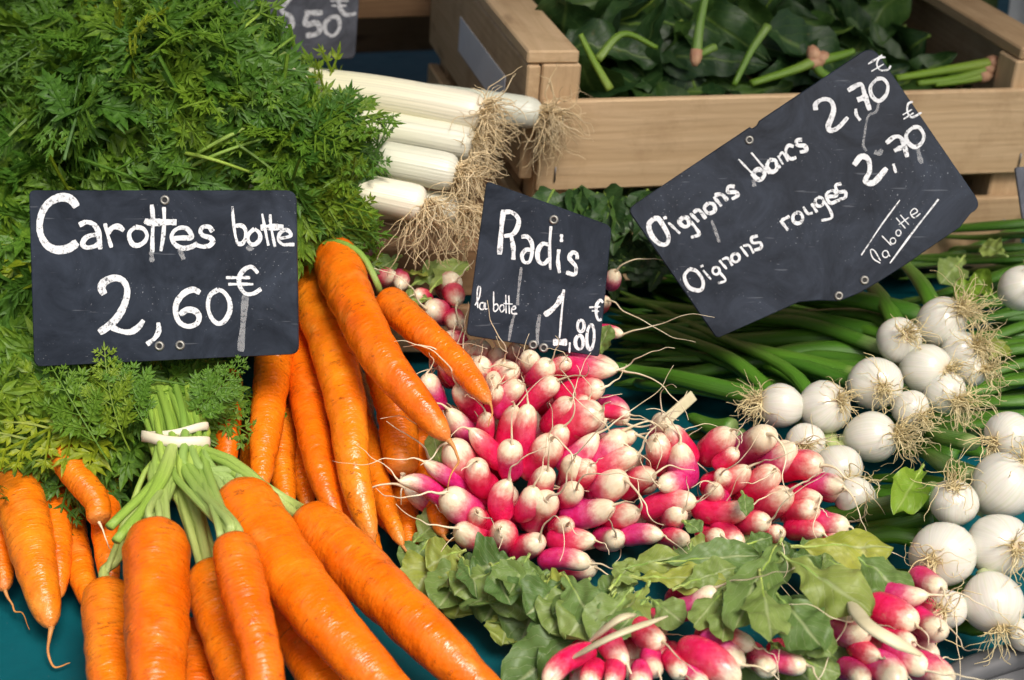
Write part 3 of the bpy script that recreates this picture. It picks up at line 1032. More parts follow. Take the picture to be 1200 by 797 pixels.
def foliage(parent, cen, rad, layers, bias, lens=(.085, .13), cond=None, tang=.85):
    """fronds lying over the camera side of an ellipsoid mound"""
    cen = np.asarray(cen)
    for (s, n) in layers:
        k = 0
        while k < n:
            v = unit(RNG.normal(0, 1, 3))
            to = unit(CAM - cen)
            if np.dot(v, to) < -.25 or v[2] < -.75:
                continue
            p = cen + v * np.asarray(rad) * s
            if p[2] < .02:
                continue
            if cond and not cond(p):
                continue
            nn = unit(v / np.asarray(rad))
            t = RNG.normal(0, .6, 3) + np.asarray(bias)
            t = unit(t - nn * np.dot(t, nn))
            d = unit(t * tang + nn * RNG.uniform(-.1, .75))
            ln = RNG.uniform(*lens)
            sd_ = unit(np.cross(d, nn)) * .03
            if any(hits_sign(p + d * ln * f + g * sd_) for f in (-.5, -.25, 0, .25, .5) for g in (-1, 0, 1)):
                continue
            put_frond(p, d, unit(nn + .5 * to + RNG.normal(0, .3, 3)), ln, parent)
            k += 1


def px_of(p):
    q = np.asarray(p) - CAM
    d = np.dot(q, FWD)
    return 600 + np.dot(q, RGT) / d * FPX, 398.5 - np.dot(q, UPV) / d * FPX


foliage(mbn, at(215, 178, .99), (.080, .070, .086), [(1.0, 88), (.8, 50), (.55, 25)], (.45, -.3, .1), lens=(.09, .135))
foliage(mbn, at(366, 212, .962), (.030, .035, .042), [(1.0, 46)], (.5, -.3, -.3), lens=(.07, .10))
foliage(mbn, at(120, 300, 1.0), (.12, .03, .07), [(1.0, 50)], (.0, -.3, .2))
for k in range(16):
    x0, y0 = random.uniform(120, 330), random.uniform(30, 200)
    a = random.uniform(-.9, .4) if random.random() < .6 else random.uniform(2.3, 3.4)
    L_ = random.uniform(50, 95)
    dd = .99 - .066 * math.sqrt(max(.05, 1 - ((x0 - 215) / 165) ** 2 - ((y0 - 178) / 175) ** 2)) - .006
    q = spline([at(x0 - L_ * math.cos(a), y0 - L_ * .8 * math.sin(a), dd + .030), at(x0, y0 - 6, dd), at(x0 + L_ * math.cos(a), y0 + L_ * .8 * math.sin(a), dd + .022)], 16)
    mb = MB()
    tube(mb, q, np.linspace(.0014, .0008, 16), 6)
    mb.build('stalk', MCST, mbn)
foliage(lbn, at(15, 340, .99), (.070, .07, .070), [(1.0, 80), (.75, 35)], (-.1, -.3, -.2))
foliage(lbn, at(20, 70, 1.10), (.125, .08, .12), [(1.0, 75), (.75, 40)], (.3, -.3, .0))


def ok(p):
    x, y = px_of(p)
    return y > 425 and not (165 < x < 330 and y > 455) and x < 262 and y < 535
foliage(fb, at(95, 482, .925), (.082, .05, .030), [(1.0, 40), (.7, 20)], (-.9, -.7, -.3), lens=(.10, .14), cond=ok)
for (x, y, d) in ((150, 470, (-.3, -.5, -.3)), (232, 440, (.5, .5, .1)), (240, 470, (.6, -.1, -.2)), (225, 455, (.3, -.6, -.2)), (252, 455, (.7, .1, -.1))):
    put_frond(atz(x, y, .088), np.array(d) + RNG.normal(0, .1, 3), (0, -.6, .8), .07, fb)


for (x, y, d, ln) in ((150, 462, (-.5, .2, .9), .048), (122, 470, (-.4, .2, 1), .055), (88, 478, (-.5, .2, .9), .06), (246, 458, (.5, .2, .9), .045)):
    put_frond(at(x, y, .862), np.array(d) + RNG.normal(0, .08, 3), (0, -.9, .3), ln, fb)


# ------------------------------------------------------------------ fibrous roots
def fibres(mb, o, d, n, length, spread, r, curl=.35, droop=.08, plate=.004, seg=3, k=8):
    d = unit(d)
    a = unit(np.cross(d, [0.3, .2, .9]))
    b = np.cross(d, a)
    for i in range(n):
        ang, rr = RNG.uniform(0, 2 * math.pi), plate * math.sqrt(RNG.uniform(0, 1))
        off = a * math.cos(ang) + b * math.sin(ang)
        p = np.asarray(o) + off * rr
        v = unit(d + off * RNG.uniform(0, spread) + RNG.normal(0, .15, 3))
        L = length * RNG.uniform(.45, 1.15)
        q = [p - d * .002, p]
        for j in range(k):
            v = unit(v + RNG.normal(0, curl, 3) + np.array([0, 0, -droop]))
            p = p + v * L / k
            if p[2] < .002:
                p = np.array([p[0], p[1], .002])
            q.append(p)
        q = spline(q, k * 2 + 2)
        tube(mb, q, np.linspace(1, .35, len(q)) * r * RNG.uniform(.7, 1.2), seg, cap=False)


# ------------------------------------------------------------------ radishes
def zr_mid(px, py):
    return float(np.clip(.030 + (662 - py) / 220 * .068, .022, .112))


def zr_front(px, py):
    return float(np.interp(py, [660, 720, 800], [.062, .056, .046]))


def radish(tx, ty, bx, by, w, parent, zf, length=None, lift=0.0):
    tip = atz(tx, ty, zf(tx, ty) + lift)
    dt = depth(tip)
    r = w * .525 * random.uniform(.90, 1.10) * dt / FPX
    L = length or max(np.linalg.norm(at(bx, by, dt) - tip) * 1.18, r * random.uniform(3.4, 4.8))
    rb = ray(bx, by)
    # base of the root: on its pixel's ray, L away from the tip, on the far side
    oc = CAM - tip
    A, B, C_ = np.dot(rb, rb), 2 * np.dot(rb, oc), np.dot(oc, oc) - L * L
    disc = B * B - 4 * A * C_
    s = (-B + math.sqrt(max(0, disc))) / (2 * A)
    base = CAM + rb * s
    if base[2] < r * .8:
        base[2] = r * .8
    ax = unit(tip - base)
    bend = unit(np.cross(ax, RNG.normal(0, 1, 3))) * L * random.uniform(.0, .16)
    n = 20
    ts = np.concatenate([[0, .02, .05, .1], np.linspace(.17, .85, 9), [.895, .93, .955, .975, .988, .996, 1.0]])
    conic = random.random()
    if conic < .60:
        pr = [.30, .50, .68, .84, .96, 1.0, .97, .89, .73, .51, .35, .20]
    else:
        pr = [.30, .50, .68, .84, .96, 1.0, .92, .76, .54, .36, .25, .17]
    prof = np.interp(ts, [0, .02, .05, .1, .2, .4, .65, .8, .9, .96, .985, 1], pr)
    pts = base + (tip - base) * ts[:, None] + bend * np.sin(ts * math.pi)[:, None]
    seg = 16
    th = np.linspace(0, 2 * math.pi, seg, endpoint=False)
    sd_ = random.random() * 9
    wob = 1 + .03 * np.cos(2 * th + sd_)[None] + .03 * np.sin(ts * 7 + sd_)[:, None] + .02 * np.cos(3 * th[None] + ts[:, None] * 8)
    mb = MB()
    tube(mb, pts, prof * r, seg, wob=wob, tlen=ts)
    o = mb.build('radish', MR, parent, origin=base)
    # thread root
    d = unit(ax + RNG.normal(0, .12, 3))
    p = pts[-1]
    q = [pts[-3], p]
    TL = random.choice((.016, .024, .032, .045, .06)) * random.uniform(.8, 1.1)
    g = random.uniform(-.06, .16)
    for k in range(9):
        d = unit(d + RNG.normal(0, .24, 3) + np.array([0, 0, -g]))
        p = p + d * TL / 9
        if p[2] < .003:
            p = np.array([p[0], p[1], .003])
        q.append(p)
    q = spline(q, 26)
    mb = MB()
    tube(mb, q, np.interp(np.linspace(0, 1, 26), [0, .05, .12, .25, .5, 1], [.24, .18, .12, .075, .05, .02]) * r * random.uniform(.85, 1.15), 6)
    mb.build('thread_root', MTAIL, o)
    return o


def bunch(cx, cy, z, label):
    p = atz(cx, cy, z)
    return thing('radish_bunch', (p[0], p[1], 0), label, 'radish bunch', 'bunches of pink and white radishes')


rb1 = bunch(620, 560, .05, 'large central bunch of pink and white radishes fanned out under the Radis sign')
for a in ((468, 564, 522, 592, 22), (497, 541, 545, 572, 22), (530, 520, 575, 590, 44), (551, 503, 590, 545, 30), (603, 477, 590, 540, 30), (619, 474, 613, 540, 28),
          (499, 440, 515, 480, 24), (537, 452, 560, 490, 30), (526, 480, 555, 515, 30), (569, 486, 566, 520, 25), (578, 440, 580, 465, 22), (583, 455, 575, 485, 22), (603, 431, 595, 458, 27),
          (612, 450, 585, 490, 29), (645, 425, 622, 448, 27), (653, 446, 610, 480, 30), (722, 434, 650, 430, 28), (705, 456, 650, 470, 28), (668, 468, 640, 505, 28), (705, 484, 655, 524, 40),
          (738, 486, 705, 480, 19), (700, 508, 655, 545, 29), (645, 516, 610, 553, 37), (672, 541, 662, 575, 32), (642, 552, 632, 582, 30), (597, 563, 592, 608, 31), (625, 571, 606, 602, 30),
          (676, 573, 658, 592, 26), (730, 505, 685, 545, 33), (745, 509, 718, 514, 27), (747, 533, 690, 575, 34), (732, 562, 698, 577, 37), (765, 558, 728, 580, 29), (523, 577, 562, 607, 35),
          (537, 619, 568, 620, 35), (585, 620, 587, 642, 33), (640, 586, 618, 617, 33), (633, 634, 603, 650, 34), (697, 633, 643, 632, 31), (692, 661, 634, 660, 30), (718, 592, 658, 603, 37),
          (748, 600, 712, 612, 33), (722, 630, 698, 628, 29), (777, 628, 728, 631, 29), (560, 540, 580, 575, 30), (600, 520, 600, 560, 30), (660, 500, 640, 530, 30), (690, 545, 670, 570, 28), (560, 600, 575, 612, 28), (665, 615, 650, 620, 26), (562, 424, 566, 446, 26), (590, 422, 590, 446, 26), (622, 416, 616, 440, 26), (668, 424, 650, 442, 24), (545, 430, 555, 455, 26), (520, 420, 536, 446, 24), (690, 470, 660, 486, 26), (725, 520, 700, 536, 26)):
    radish(*a, rb1, zr_mid)
    if random.random() < .95:
        radish(a[0] + random.uniform(-9, 9), a[1] + random.uniform(-2, 10), a[2] + random.uniform(-9, 9), a[3], 31, rb1, lambda x, y: max(.014, zr_mid(x, y) - .016))
rb2 = bunch(880, 570, .05, 'bunch of pink and white radishes directly left of the white onions')
for a in ((777, 490, 770, 512, 27), (785, 500, 812, 543, 27), (768, 516, 770, 550, 33), (797, 520, 805, 570, 35), (772, 570, 802, 567, 27), (815, 588, 753, 602, 33), (806, 635, 778, 633, 24),
          (845, 627, 822, 622, 27), (868, 640, 838, 612, 28), (876, 595, 813, 592, 33), (900, 612, 860, 617, 30), (876, 548, 822, 570, 35), (908, 551, 868, 582, 37), (856, 505, 825, 537, 35),
          (863, 528, 838, 547, 23), (900, 509, 860, 537, 39), (932, 520, 893, 542, 30), (962, 545, 910, 553, 37), (925, 577, 883, 602, 36), (962, 583, 930, 575, 29), (955, 597, 920, 603, 30),
          (988, 570, 943, 565, 29), (995, 617, 948, 607, 27), (965, 625, 923, 622, 26), (985, 629, 958, 626, 23), (915, 622, 892, 631, 24), (840, 570, 850, 585, 28), (800, 600, 790, 615, 26), (845, 556, 852, 570, 26)):
    radish(*a, rb2, zr_mid)
    if random.random() < .7:
        radish(a[0] + random.uniform(-9, 9), a[1] + random.uniform(-4, 8), a[2] + random.uniform(-9, 9), a[3], 28, rb2, lambda x, y: max(.014, zr_mid(x, y) - .019))
rb3 = bunch(500, 345, .06, 'radish bunch half hidden between dark carrot, leek roots and Radis sign')
for a in ((433, 281, 420, 304, 23), (466, 326, 436, 331, 22), (468, 337, 464, 325, 22), (487, 347, 502, 356, 20), (500, 362, 524, 372, 27), (533, 331, 523, 342, 29), (536, 355, 530, 347, 28),
          (535, 380, 530, 370, 27), (552, 405, 556, 430, 26), (563, 402, 562, 440, 31), (582, 408, 584, 440, 24), (602, 404, 603, 440, 31), (520, 395, 540, 410, 26), (508, 415, 530, 430, 26),
          (722, 318, 716, 334, 20), (712, 352, 702, 362, 20), (730, 392, 700, 388, 18)):
    radish(*a, rb3, lambda x, y: float(np.interp(y, [280, 330, 410], [.115, .105, .090])))
rb4 = bunch(790, 760, .04, 'bunch of radishes at the bottom edge, under pale green leaves')
for a in ((838, 689, 783, 716, 31), (883, 757, 823, 729, 29), (870, 779, 822, 744, 33), (900, 786, 884, 768, 29), (866, 800, 800, 760, 40), (776, 752, 746, 728, 31), (735, 778, 714, 744, 31),
          (640, 802, 698, 762, 27), (772, 786, 764, 758, 29), (798, 791, 785, 768, 27), (690, 802, 702, 776, 27), (712, 806, 718, 776, 25), (750, 806, 752, 780, 28), (825, 806, 812, 780, 28), (945, 780, 905, 770, 27)):
    radish(*a, rb4, zr_front)
    radish(a[0] + random.uniform(-12, 12), a[1] + random.uniform(-14, 4), a[2] + random.uniform(-9, 9), a[3] - 8, 28, rb4, lambda x, y: zr_front(x, y) - .020)
rb5 = bunch(1050, 730, .04, 'bunch of radishes at bottom right beside the grey plastic tray')
for a in ((1018, 744, 973, 734, 33), (992, 703, 960, 700, 25), (1074, 731, 1018, 706, 36), (1087, 697, 1033, 690, 31), (1102, 737, 1063, 714, 33), (1104, 689, 1073, 671, 28), (1069, 752, 1033, 735, 28),
          (1052, 802, 1003, 772, 38), (1112, 802, 1058, 778, 37), (1086, 786, 1038, 758, 34), (1010, 800, 985, 780, 32), (1030, 770, 1000, 752, 30), (1000, 725, 975, 716, 26)):
    radish(*a, rb5, zr_front)
    radish(a[0] + random.uniform(-12, 12), a[1] + random.uniform(-14, 4), a[2] + random.uniform(-9, 9), a[3] - 8, 28, rb5, lambda x, y: zr_front(x, y) - .020)


# ------------------------------------------------------------------ leaves
def leaf(base, tip, width, parent, mat, nrm=None, shape='radish', curl=.25, ripple=.10, cup=.25, name='leaf', nu=30, nv=13, petiole=True, smat=None, crum=.20):
    base, tip = np.asarray(base, float), np.asarray(tip, float)
    L = np.linalg.norm(tip - base)
    d = (tip - base) / L
    nrm = unit(np.array([0, -.55, .85]) if nrm is None else nrm)
    sd_ = unit(np.cross(d, nrm))
    nrm = np.cross(sd_, d)
    t = np.linspace(0, 1, nu)
    v = np.linspace(-1, 1, nv)
    if shape == 'radish':
        w = np.interp(t, [0, .10, .18, .24, .32, .42, .6, .78, .9, .97, 1], [.05, .07, .30, .34, .28, .72, 1.0, .92, .66, .34, .05])
    elif shape == 'spinach':
        w = np.interp(t, [0, .04, .12, .25, .5, .75, .92, 1], [.08, .5, .88, 1.0, .86, .58, .26, .03])
    else:
        w = np.interp(t, [0, .05, .2, .5, .8, .95, 1], [.1, .3, .7, 1, .85, .45, .05])
    ph = RNG.uniform(0, 6.28, 8)
    W = width * .5
    ed = 1 + .05 * np.sin(t * 15 + ph[0]) + .035 * np.sin(t * 37 + ph[1]) * (t > .3)
    V, TC = [], []
    for i in range(nu):
        for j in range(nv):
            s = v[j]
            x = s * W * w[i] * ed[i] * (1 + .06 * np.sin(t[i] * 19 + ph[2] + 2 * np.sign(s)))
            a = abs(s)
            rip = ripple * W * (a ** 1.6) * (np.sin(t[i] * 14 + ph[3] + 1.7 * np.sign(s)) + .6 * np.sin(t[i] * 27 + ph[4]))
            blis = .05 * W * np.sin(t[i] * 22 + ph[5]) * np.sin(s * 5 + ph[6])
            z = cup * W * w[i] * (a ** 1.5) + rip + blis - curl * L * (t[i] ** 2) + curl * L * t[i] * .5
            x -= .12 * x * a
            q_ = base + d * t[i] * L + sd_ * x
            z += crum * W * noise.noise(Vector(q_ * (1.5 / W)) + Vector((ph[7], 0, 0))) + .4 * crum * W * noise.noise(Vector(q_ * (3.4 / W)))
            V.append(base + d * (t[i] * L - .10 * W * a * a * w[i]) + sd_ * x + nrm * z)
            TC.append((s, t[i], 0))
    mb = MB()
    mb.add(V, [(i * nv + j, i * nv + j + 1, (i + 1) * nv + j + 1, (i + 1) * nv + j) for i in range(nu - 1) for j in range(nv - 1)], TC)
    o = mb.build(name, mat, parent, origin=base)
    if petiole:
        mb = MB()
        m = nv // 2
        mid = np.array(V).reshape(nu, nv, 3)[:, m]
        q = np.vstack([mid[:1] - d * L * .03, mid[:int(nu * .8)]]) - nrm * .0006
        tube(mb, q, np.linspace(.0010, .0004, len(q)) * (1 if shape != 'spinach' else 1.2), 6)
        mb.build('midrib', smat or MCST, o)
    return o


def pleaf(b, t, w, z0, z1, parent, mat=None, **kw):
    B, Tp = atz(*b, z0), atz(*t, z1)
    k = depth(B) / FPX
    return leaf(B, Tp, w * k, parent, mat or MRL, **kw)


def rn(a=.5):
    return unit(np.array([0, -.5, .85]) + RNG.normal(0, a, 3))


# crumpled leaf skirt below the central bunch
for (b, t, w, z0, z1) in (((520, 640), (490, 690), 60, .020, .010), ((545, 645), (505, 660), 58, .026, .022), ((560, 650), (520, 705), 62, .022, .014), ((600, 655), (560, 668), 70, .030, .030),
                          ((590, 660), (540, 690), 60, .030, .026), ((610, 665), (572, 720), 64, .026, .014), ((640, 670), (585, 700), 66, .034, .030), ((650, 676), (610, 745), 70, .028, .012),
                          ((660, 680), (625, 715), 62, .040, .034), ((690, 680), (650, 735), 64, .040, .030), ((700, 690), (640, 770), 66, .034, .016), ((720, 690), (670, 740), 60, .044, .036),
                          ((700, 700), (660, 790), 74, .034, .020), ((740, 690), (700, 740), 52, .046, .040), ((720, 720), (610, 800), 70, .030, .010), ((620, 650), (600, 690), 46, .036, .036),
                          ((760, 680), (725, 730), 50, .048, .044), ((540, 650), (560, 690), 40, .030, .028), ((575, 660), (595, 700), 36, .036, .034), ((660, 670), (690, 720), 44, .044, .042),
                          ((690, 730), (640, 800), 60, .03, .012), ((505, 630), (478, 665), 40, .018, .008), ((545, 690), (535, 720), 44, .016, .010), ((600, 710), (590, 750), 44, .016, .008)):
    pleaf(b, (t[0] * 1.15 - b[0] * .15, t[1] * 1.15 - b[1] * .15), w * 1.3, z0 + .004, z1 + .004, rb1, nrm=rn(.30), curl=random.uniform(.0, .3), ripple=random.uniform(.05, .13), cup=random.uniform(-.35, .25), crum=.14)
for k in range(15):
    f = random.random()
    b = (np.interp(f, [0, 1], [520, 760]) + random.uniform(-15, 15), np.interp(f, [0, 1], [655, 700]) + random.uniform(-12, 14))
    a = random.uniform(1.4, 3.2)
    ln = random.uniform(36, 62)
    z = np.interp(f, [0, 1], [.016, .036]) + random.uniform(0, .014)
    pleaf(b, (b[0] + ln * math.cos(a), b[1] + ln * .8 * math.sin(a)), random.uniform(48, 76), z, z + random.uniform(-.008, .006), rb1, nrm=rn(.35), curl=random.uniform(-.1, .3), ripple=random.uniform(.05, .13), cup=random.uniform(-.5, .3), crum=.14)
# broad leaves lying over the join of the right-hand bunches
for (b, t, w, z0, z1) in (((715, 690), (745, 655), 40, .050, .056), ((725, 668), (800, 650), 46, .054, .058), ((770, 660), (890, 648), 52, .056, .062), ((740, 676), (850, 676), 46, .052, .058), ((790, 690), (865, 662), 50, .054, .060),
                          ((915, 632), (862, 722), 70, .066, .072), ((930, 640), (1048, 640), 62, .066, .066), ((915, 648), (1020, 712), 84, .070, .070), ((985, 640), (1072, 700), 66, .064, .054),
                          ((890, 670), (905, 745), 64, .068, .074), ((905, 690), (960, 752), 72, .066, .066), ((935, 720), (975, 765), 50, .062, .058), ((870, 640), (905, 628), 36, .06, .062),
                          ((850, 690), (815, 730), 40, .058, .060), ((845, 705), (850, 745), 40, .058, .060), ((760, 700), (800, 728), 50, .050, .050), ((930, 770), (985, 790), 46, .05, .046), ((760, 700), (720, 745), 44, .05, .05)):
    pleaf(b, t, w, z0, z1, rb4, nrm=rn(.2), curl=random.uniform(.02, .22), ripple=random.uniform(.07, .14), cup=random.uniform(-.3, .1))
for (b, t, w, z0, z1) in (((840, 760), (905, 800), 50, .036, .032), ((960, 760), (1010, 790), 50, .034, .030), ((700, 760), (680, 800), 50, .03, .026), ((950, 700), (990, 690), 40, .056, .058), ((900, 750), (950, 800), 60, .03, .025), ((930, 740), (990, 760), 56, .035, .03), ((960, 690), (930, 740), 56, .04, .035), ((880, 780), (960, 790), 60, .02, .02), ((1000, 690), (1040, 720), 50, .035, .03)):
    pleaf(b, t, w, z0, z1, rb5, nrm=rn(.3))
for (b, t, w, z0, z1) in (((460, 325), (500, 318), 34, .10, .108), ((480, 335), (530, 312), 40, .10, .106), ((500, 345), (545, 300), 40, .10, .11), ((505, 350), (470, 352), 30, .10, .10), ((470, 300), (440, 316), 30, .11, .11),
                          ((700, 425), (712, 380), 34, .08, .10)):
    pleaf(b, t, w, z0, z1, rb3, nrm=rn(.3), mat=MRL)
for (b, t, w, z0, z1) in (((520, 560), (505, 500), 30, .05, .06), ((535, 610), (500, 590), 36, .03, .03), ((480, 640), (525, 600), 50, .02, .03), ((800, 610), (822, 622), 26, .055, .056), ((870, 575), (876, 600), 22, .06, .06)):
    pleaf(b, t, w, z0, z1, rb2, nrm=rn(.3))
for k in range(12):
    b = (random.uniform(790, 1000), random.uniform(632, 668))
    a = random.uniform(-.6, 3.6)
    ln = random.uniform(36, 60)
    z = random.uniform(.022, .036)
    pleaf(b, (b[0] + ln * math.cos(a), b[1] + .6 * ln * math.sin(a)), random.uniform(40, 60), z, z, rb2, nrm=rn(.25), ripple=.1)
# loose dry stalks across the front bunches
for par, pts, w in ((rb4, [(668, 772, .05), (720, 745, .068), (782, 722, .066)], .0026), (rb4, [(690, 752, .05), (724, 726, .066), (744, 720, .06)], .0032),
                    (rb5, [(996, 705, .066), (1020, 735, .076), (1080, 768, .068)], .0040)):
    mb = MB()
    q = spline([atz(*p) for p in pts], 20)
    tube(mb, q, np.interp(np.linspace(0, 1, 20), [0, .2, .8, 1], [.5, 1, 1, .3]) * w, 8, flat=.45)
    mb.build('dry_stalk', MDRY, par)
yl = pleaf((1082, 545), (1055, 592), 52, .062, .066, None, mat=MYL, nrm=rn(.2), ripple=.2, cup=.3, name='lettuce_leaf')
tag(yl, 'torn yellow-green leaf lying between the white onions', 'leaf')


# ------------------------------------------------------------------ white onions
def onion(cx, cy, r, rx, ry, parent, zf, hair=34, hl=.022, stalk=None, face=.75):
    """bulb centre and radius in pixels; (rx, ry) pixel where the roots spring from"""
    c0 = atz(cx, cy, zf(cx, cy))
    k = depth(c0) / FPX
    R = r * k
    off = np.array([(rx - cx) * k, 0, 0]) - UPV * (ry - cy) * k
    m = np.linalg.norm(off)
    if m > R * .97:
        off *= R * .97 / m
        m = R * .97
    axis = unit(off + (-FWD) * math.sqrt(max(0, R * R - m * m)))
    n = 18
    th = np.linspace(0, math.pi, n)
    prof = np.sin(th) ** .92
    z = np.cos(th) * np.where(th < math.pi / 2, .90, 1.0 + .25 * (np.clip(th - 2.2, 0, 1)) ** 2)
    prof = prof * np.where(th > 2.3, 1 + .35 * (th - 2.3), 1)
    prof[0], prof[-1] = .03, .30
    pts = c0 + axis * (z * R)[:, None]
    mb = MB()
    seg = 22
    a = np.linspace(0, 2 * math.pi, seg, endpoint=False)
    s_ = random.random() * 9
    wob = 1 + .045 * np.cos(a + s_ * 2)[None] * np.sin(th * 1.0)[:, None] + .03 * np.cos(2 * a + s_)[None] + .012 * np.cos(5 * a + s_)[None] + np.zeros((n, 1))
    tube(mb, pts, prof * R, seg, wob=wob, tlen=th / math.pi)
    o = mb.build('bulb', MON, parent, origin=c0)
    if hair:
        mb = MB()
        fibres(mb, c0 + axis * R * .90, axis, hair, hl, 1.5, .00043, curl=.42, droop=.05, plate=R * .22)
        mb.build('roots', MORT, o)
    if stalk:
        for tgt, w in stalk:
            mb = MB()
            st = c0 - axis * R * .8
            q = [st + axis * R * .4, st, st - axis * .012] + [atz(*p) for p in tgt]
            q = spline(q, 30)
            tube(mb, q, np.interp(np.linspace(0, 1, 30), [0, .15, .5, .9, 1], [.8, 1, .85, .5, .12]) * w, 10, flat=.7)
            mb.build('stalk', MOST, o)
    return o


def zoA(px, py):
    return float(np.interp(py, [370, 440, 520, 590], [.088, .066, .046, .030]))


def zoB(px, py):
    return float(np.interp(py, [500, 580, 650, 720, 760], [.082, .066, .050, .034, .022]))


def onion_bunch(cx, cy, label):
    p = atz(cx, cy, 0)
    return thing('onion_bunch', p, label, 'onion bunch', 'bunches of fresh white onions')


oa = onion_bunch(1040, 480, 'bunch of white onions with tangled roots and green stalks beneath the Oignons sign')
for i, a in enumerate(((1054, 398, 27, 1057, 391), (1104, 376, 30, 1122, 363), (1027, 449, 32, 1029, 455), (1087, 433, 31, 1106, 434), (1127, 410, 23, 1140, 405), (1140, 433, 19, 1150, 432), (1107, 460, 25, 1118, 470),
                       (967, 476, 31, 983, 467), (913, 476, 27, 886, 472), (1023, 512, 31, 1050, 507), (1067, 480, 22, 1078, 488), (945, 518, 23, 940, 523), (983, 549, 28, 992, 562), (1003, 583, 25, 1015, 590))):
    tg = (random.uniform(690, 760), random.uniform(330, 440))
    mid = (a[0] - random.uniform(90, 130), a[1] + (tg[1] - a[1]) * .35 - 12)
    onion(*a, oa, zoA, hair=75 if i in (1, 4, 6, 9, 8) else 42, hl=.030 if i in (1, 4, 6, 9) else .022,
          stalk=[([(mid[0], mid[1], .050 + .01 * random.random()), ((mid[0] + tg[0]) / 2, (mid[1] + tg[1]) / 2, .040), (tg[0], tg[1], .012 + random.uniform(0, .03))], .0065),
                 ([(mid[0], mid[1] + 8, .045), ((mid[0] + tg[0]) / 2, (mid[1] + tg[1]) / 2 + 14, .03), (tg[0] + 60, tg[1] + 20, .008)], .0048)] if i < 11 else None)
# extra leaves of the bunch that show under the sign
for (pts, w) in (([(1062, 424, .050), (960, 410, .052), (860, 428, .04), (720, 450, .02)], .0085), ([(1056, 396, .058), (930, 372, .055), (820, 366, .04), (720, 350, .03)], .0080), ([(1096, 374, .072), (1000, 350, .07), (880, 340, .05), (730, 310, .04)], .0080),
                 ([(1030, 446, .040), (900, 450, .035), (800, 455, .02), (725, 452, .01)], .0070), ([(1060, 402, .05), (950, 395, .05), (830, 400, .035), (705, 392, .02)], .0080), ([(1100, 372, .078), (1078, 330, .082), (1040, 290, .074)], .0060),
                 ([(1058, 394, .070), (1030, 345, .074), (985, 300, .066)], .0062), ([(1040, 436, .04), (900, 415, .035), (760, 420, .02)], .0075), ([(1030, 450, .035), (900, 430, .03), (750, 440, .015)], .008), ([(1050, 395, .04), (850, 380, .03), (715, 372, .015)], .009), ([(1060, 410, .03), (860, 410, .02), (730, 405, .01)], .009), ([(1090, 380, .05), (850, 330, .04), (725, 325, .02)], .009),
                 ([(860, 500, .05), (835, 500, .045), (805, 486, .04)], .0075), ([(870, 512, .04), (840, 510, .035), (800, 510, .03)], .0075)):
    mb = MB()
    q = spline([atz(*p) for p in pts], 30)
    tube(mb, q, np.interp(np.linspace(0, 1, 30), [0, .1, .5, .9, 1], [.7, 1, .85, .5, .12]) * w, 10, flat=.7, tlen=np.linspace(.12, 1, 30))
    mb.build('stalk', MOST, oa)
for k in range(40):
    y0, y1 = random.uniform(350, 455), random.uniform(318, 455)
    pts = [(random.uniform(1045, 1090), y0 * .6 + 410 * .4, random.uniform(.018, .045)), (random.uniform(880, 930), (y0 * .6 + y1 * .4) + random.uniform(-8, 8), random.uniform(.012, .035)), (random.uniform(790, 830), (y0 * .3 + y1 * .7), random.uniform(.01, .025)), (random.uniform(705, 765), y1, random.uniform(.006, .015))]
    mb = MB()
    q = spline([atz(*p) for p in pts], 24)
    tube(mb, q, np.interp(np.linspace(0, 1, 24), [0, .1, .5, .9, 1], [.7, 1, .85, .5, .12]) * random.uniform(.0040, .0075), 8, flat=.6, tlen=np.linspace(.14, 1, 24))
    mb.build('stalk', MOST, oa)
ob = onion_bunch(1140, 640, 'bunch of plump white onions at the right edge above the grey tray')
for a in ((1182, 512, 29, 1158, 518), (1177, 567, 38, 1200, 540), (1117, 588, 28, 1113, 566), (1103, 650, 39, 1083, 655), (1172, 638, 38, 1182, 638), (1165, 708, 36, 1167, 735), (1110, 715, 23, 1098, 712), (1200, 745, 20, 1208, 750)):
    onion(*a, ob, zoB, hair=30, hl=.024)
for (pts, w) in (([(1100, 575, .05), (1060, 590, .045), (1010, 600, .03), (960, 600, .02)], .0085), ([(1090, 600, .04), (1050, 610, .035), (1000, 620, .02)], .0085), ([(1140, 560, .06), (1110, 545, .055), (1070, 520, .03)], .008),
                 ([(1150, 590, .05), (1100, 590, .05), (1060, 575, .04)], .008), ([(1140, 520, .06), (1100, 510, .05), (1060, 490, .03)], .007), ([(1080, 630, .03), (1040, 625, .03), (980, 640, .02)], .008)):
    mb = MB()
    q = spline([atz(*p) for p in pts], 24)
    tube(mb, q, np.interp(np.linspace(0, 1, 24), [0, .1, .5, .9, 1], [.8, 1, .85, .5, .12]) * w, 10, flat=.7, tlen=np.linspace(.10, 1, 24))
    mb.build('stalk', MOST, ob)
oc = onion_bunch(1190, 400, 'white onion cut by the right edge of the picture with green stalks around')
onion(1196, 337, 27, 1204, 330, oc, lambda x, y: .098, hair=24, hl=.02)
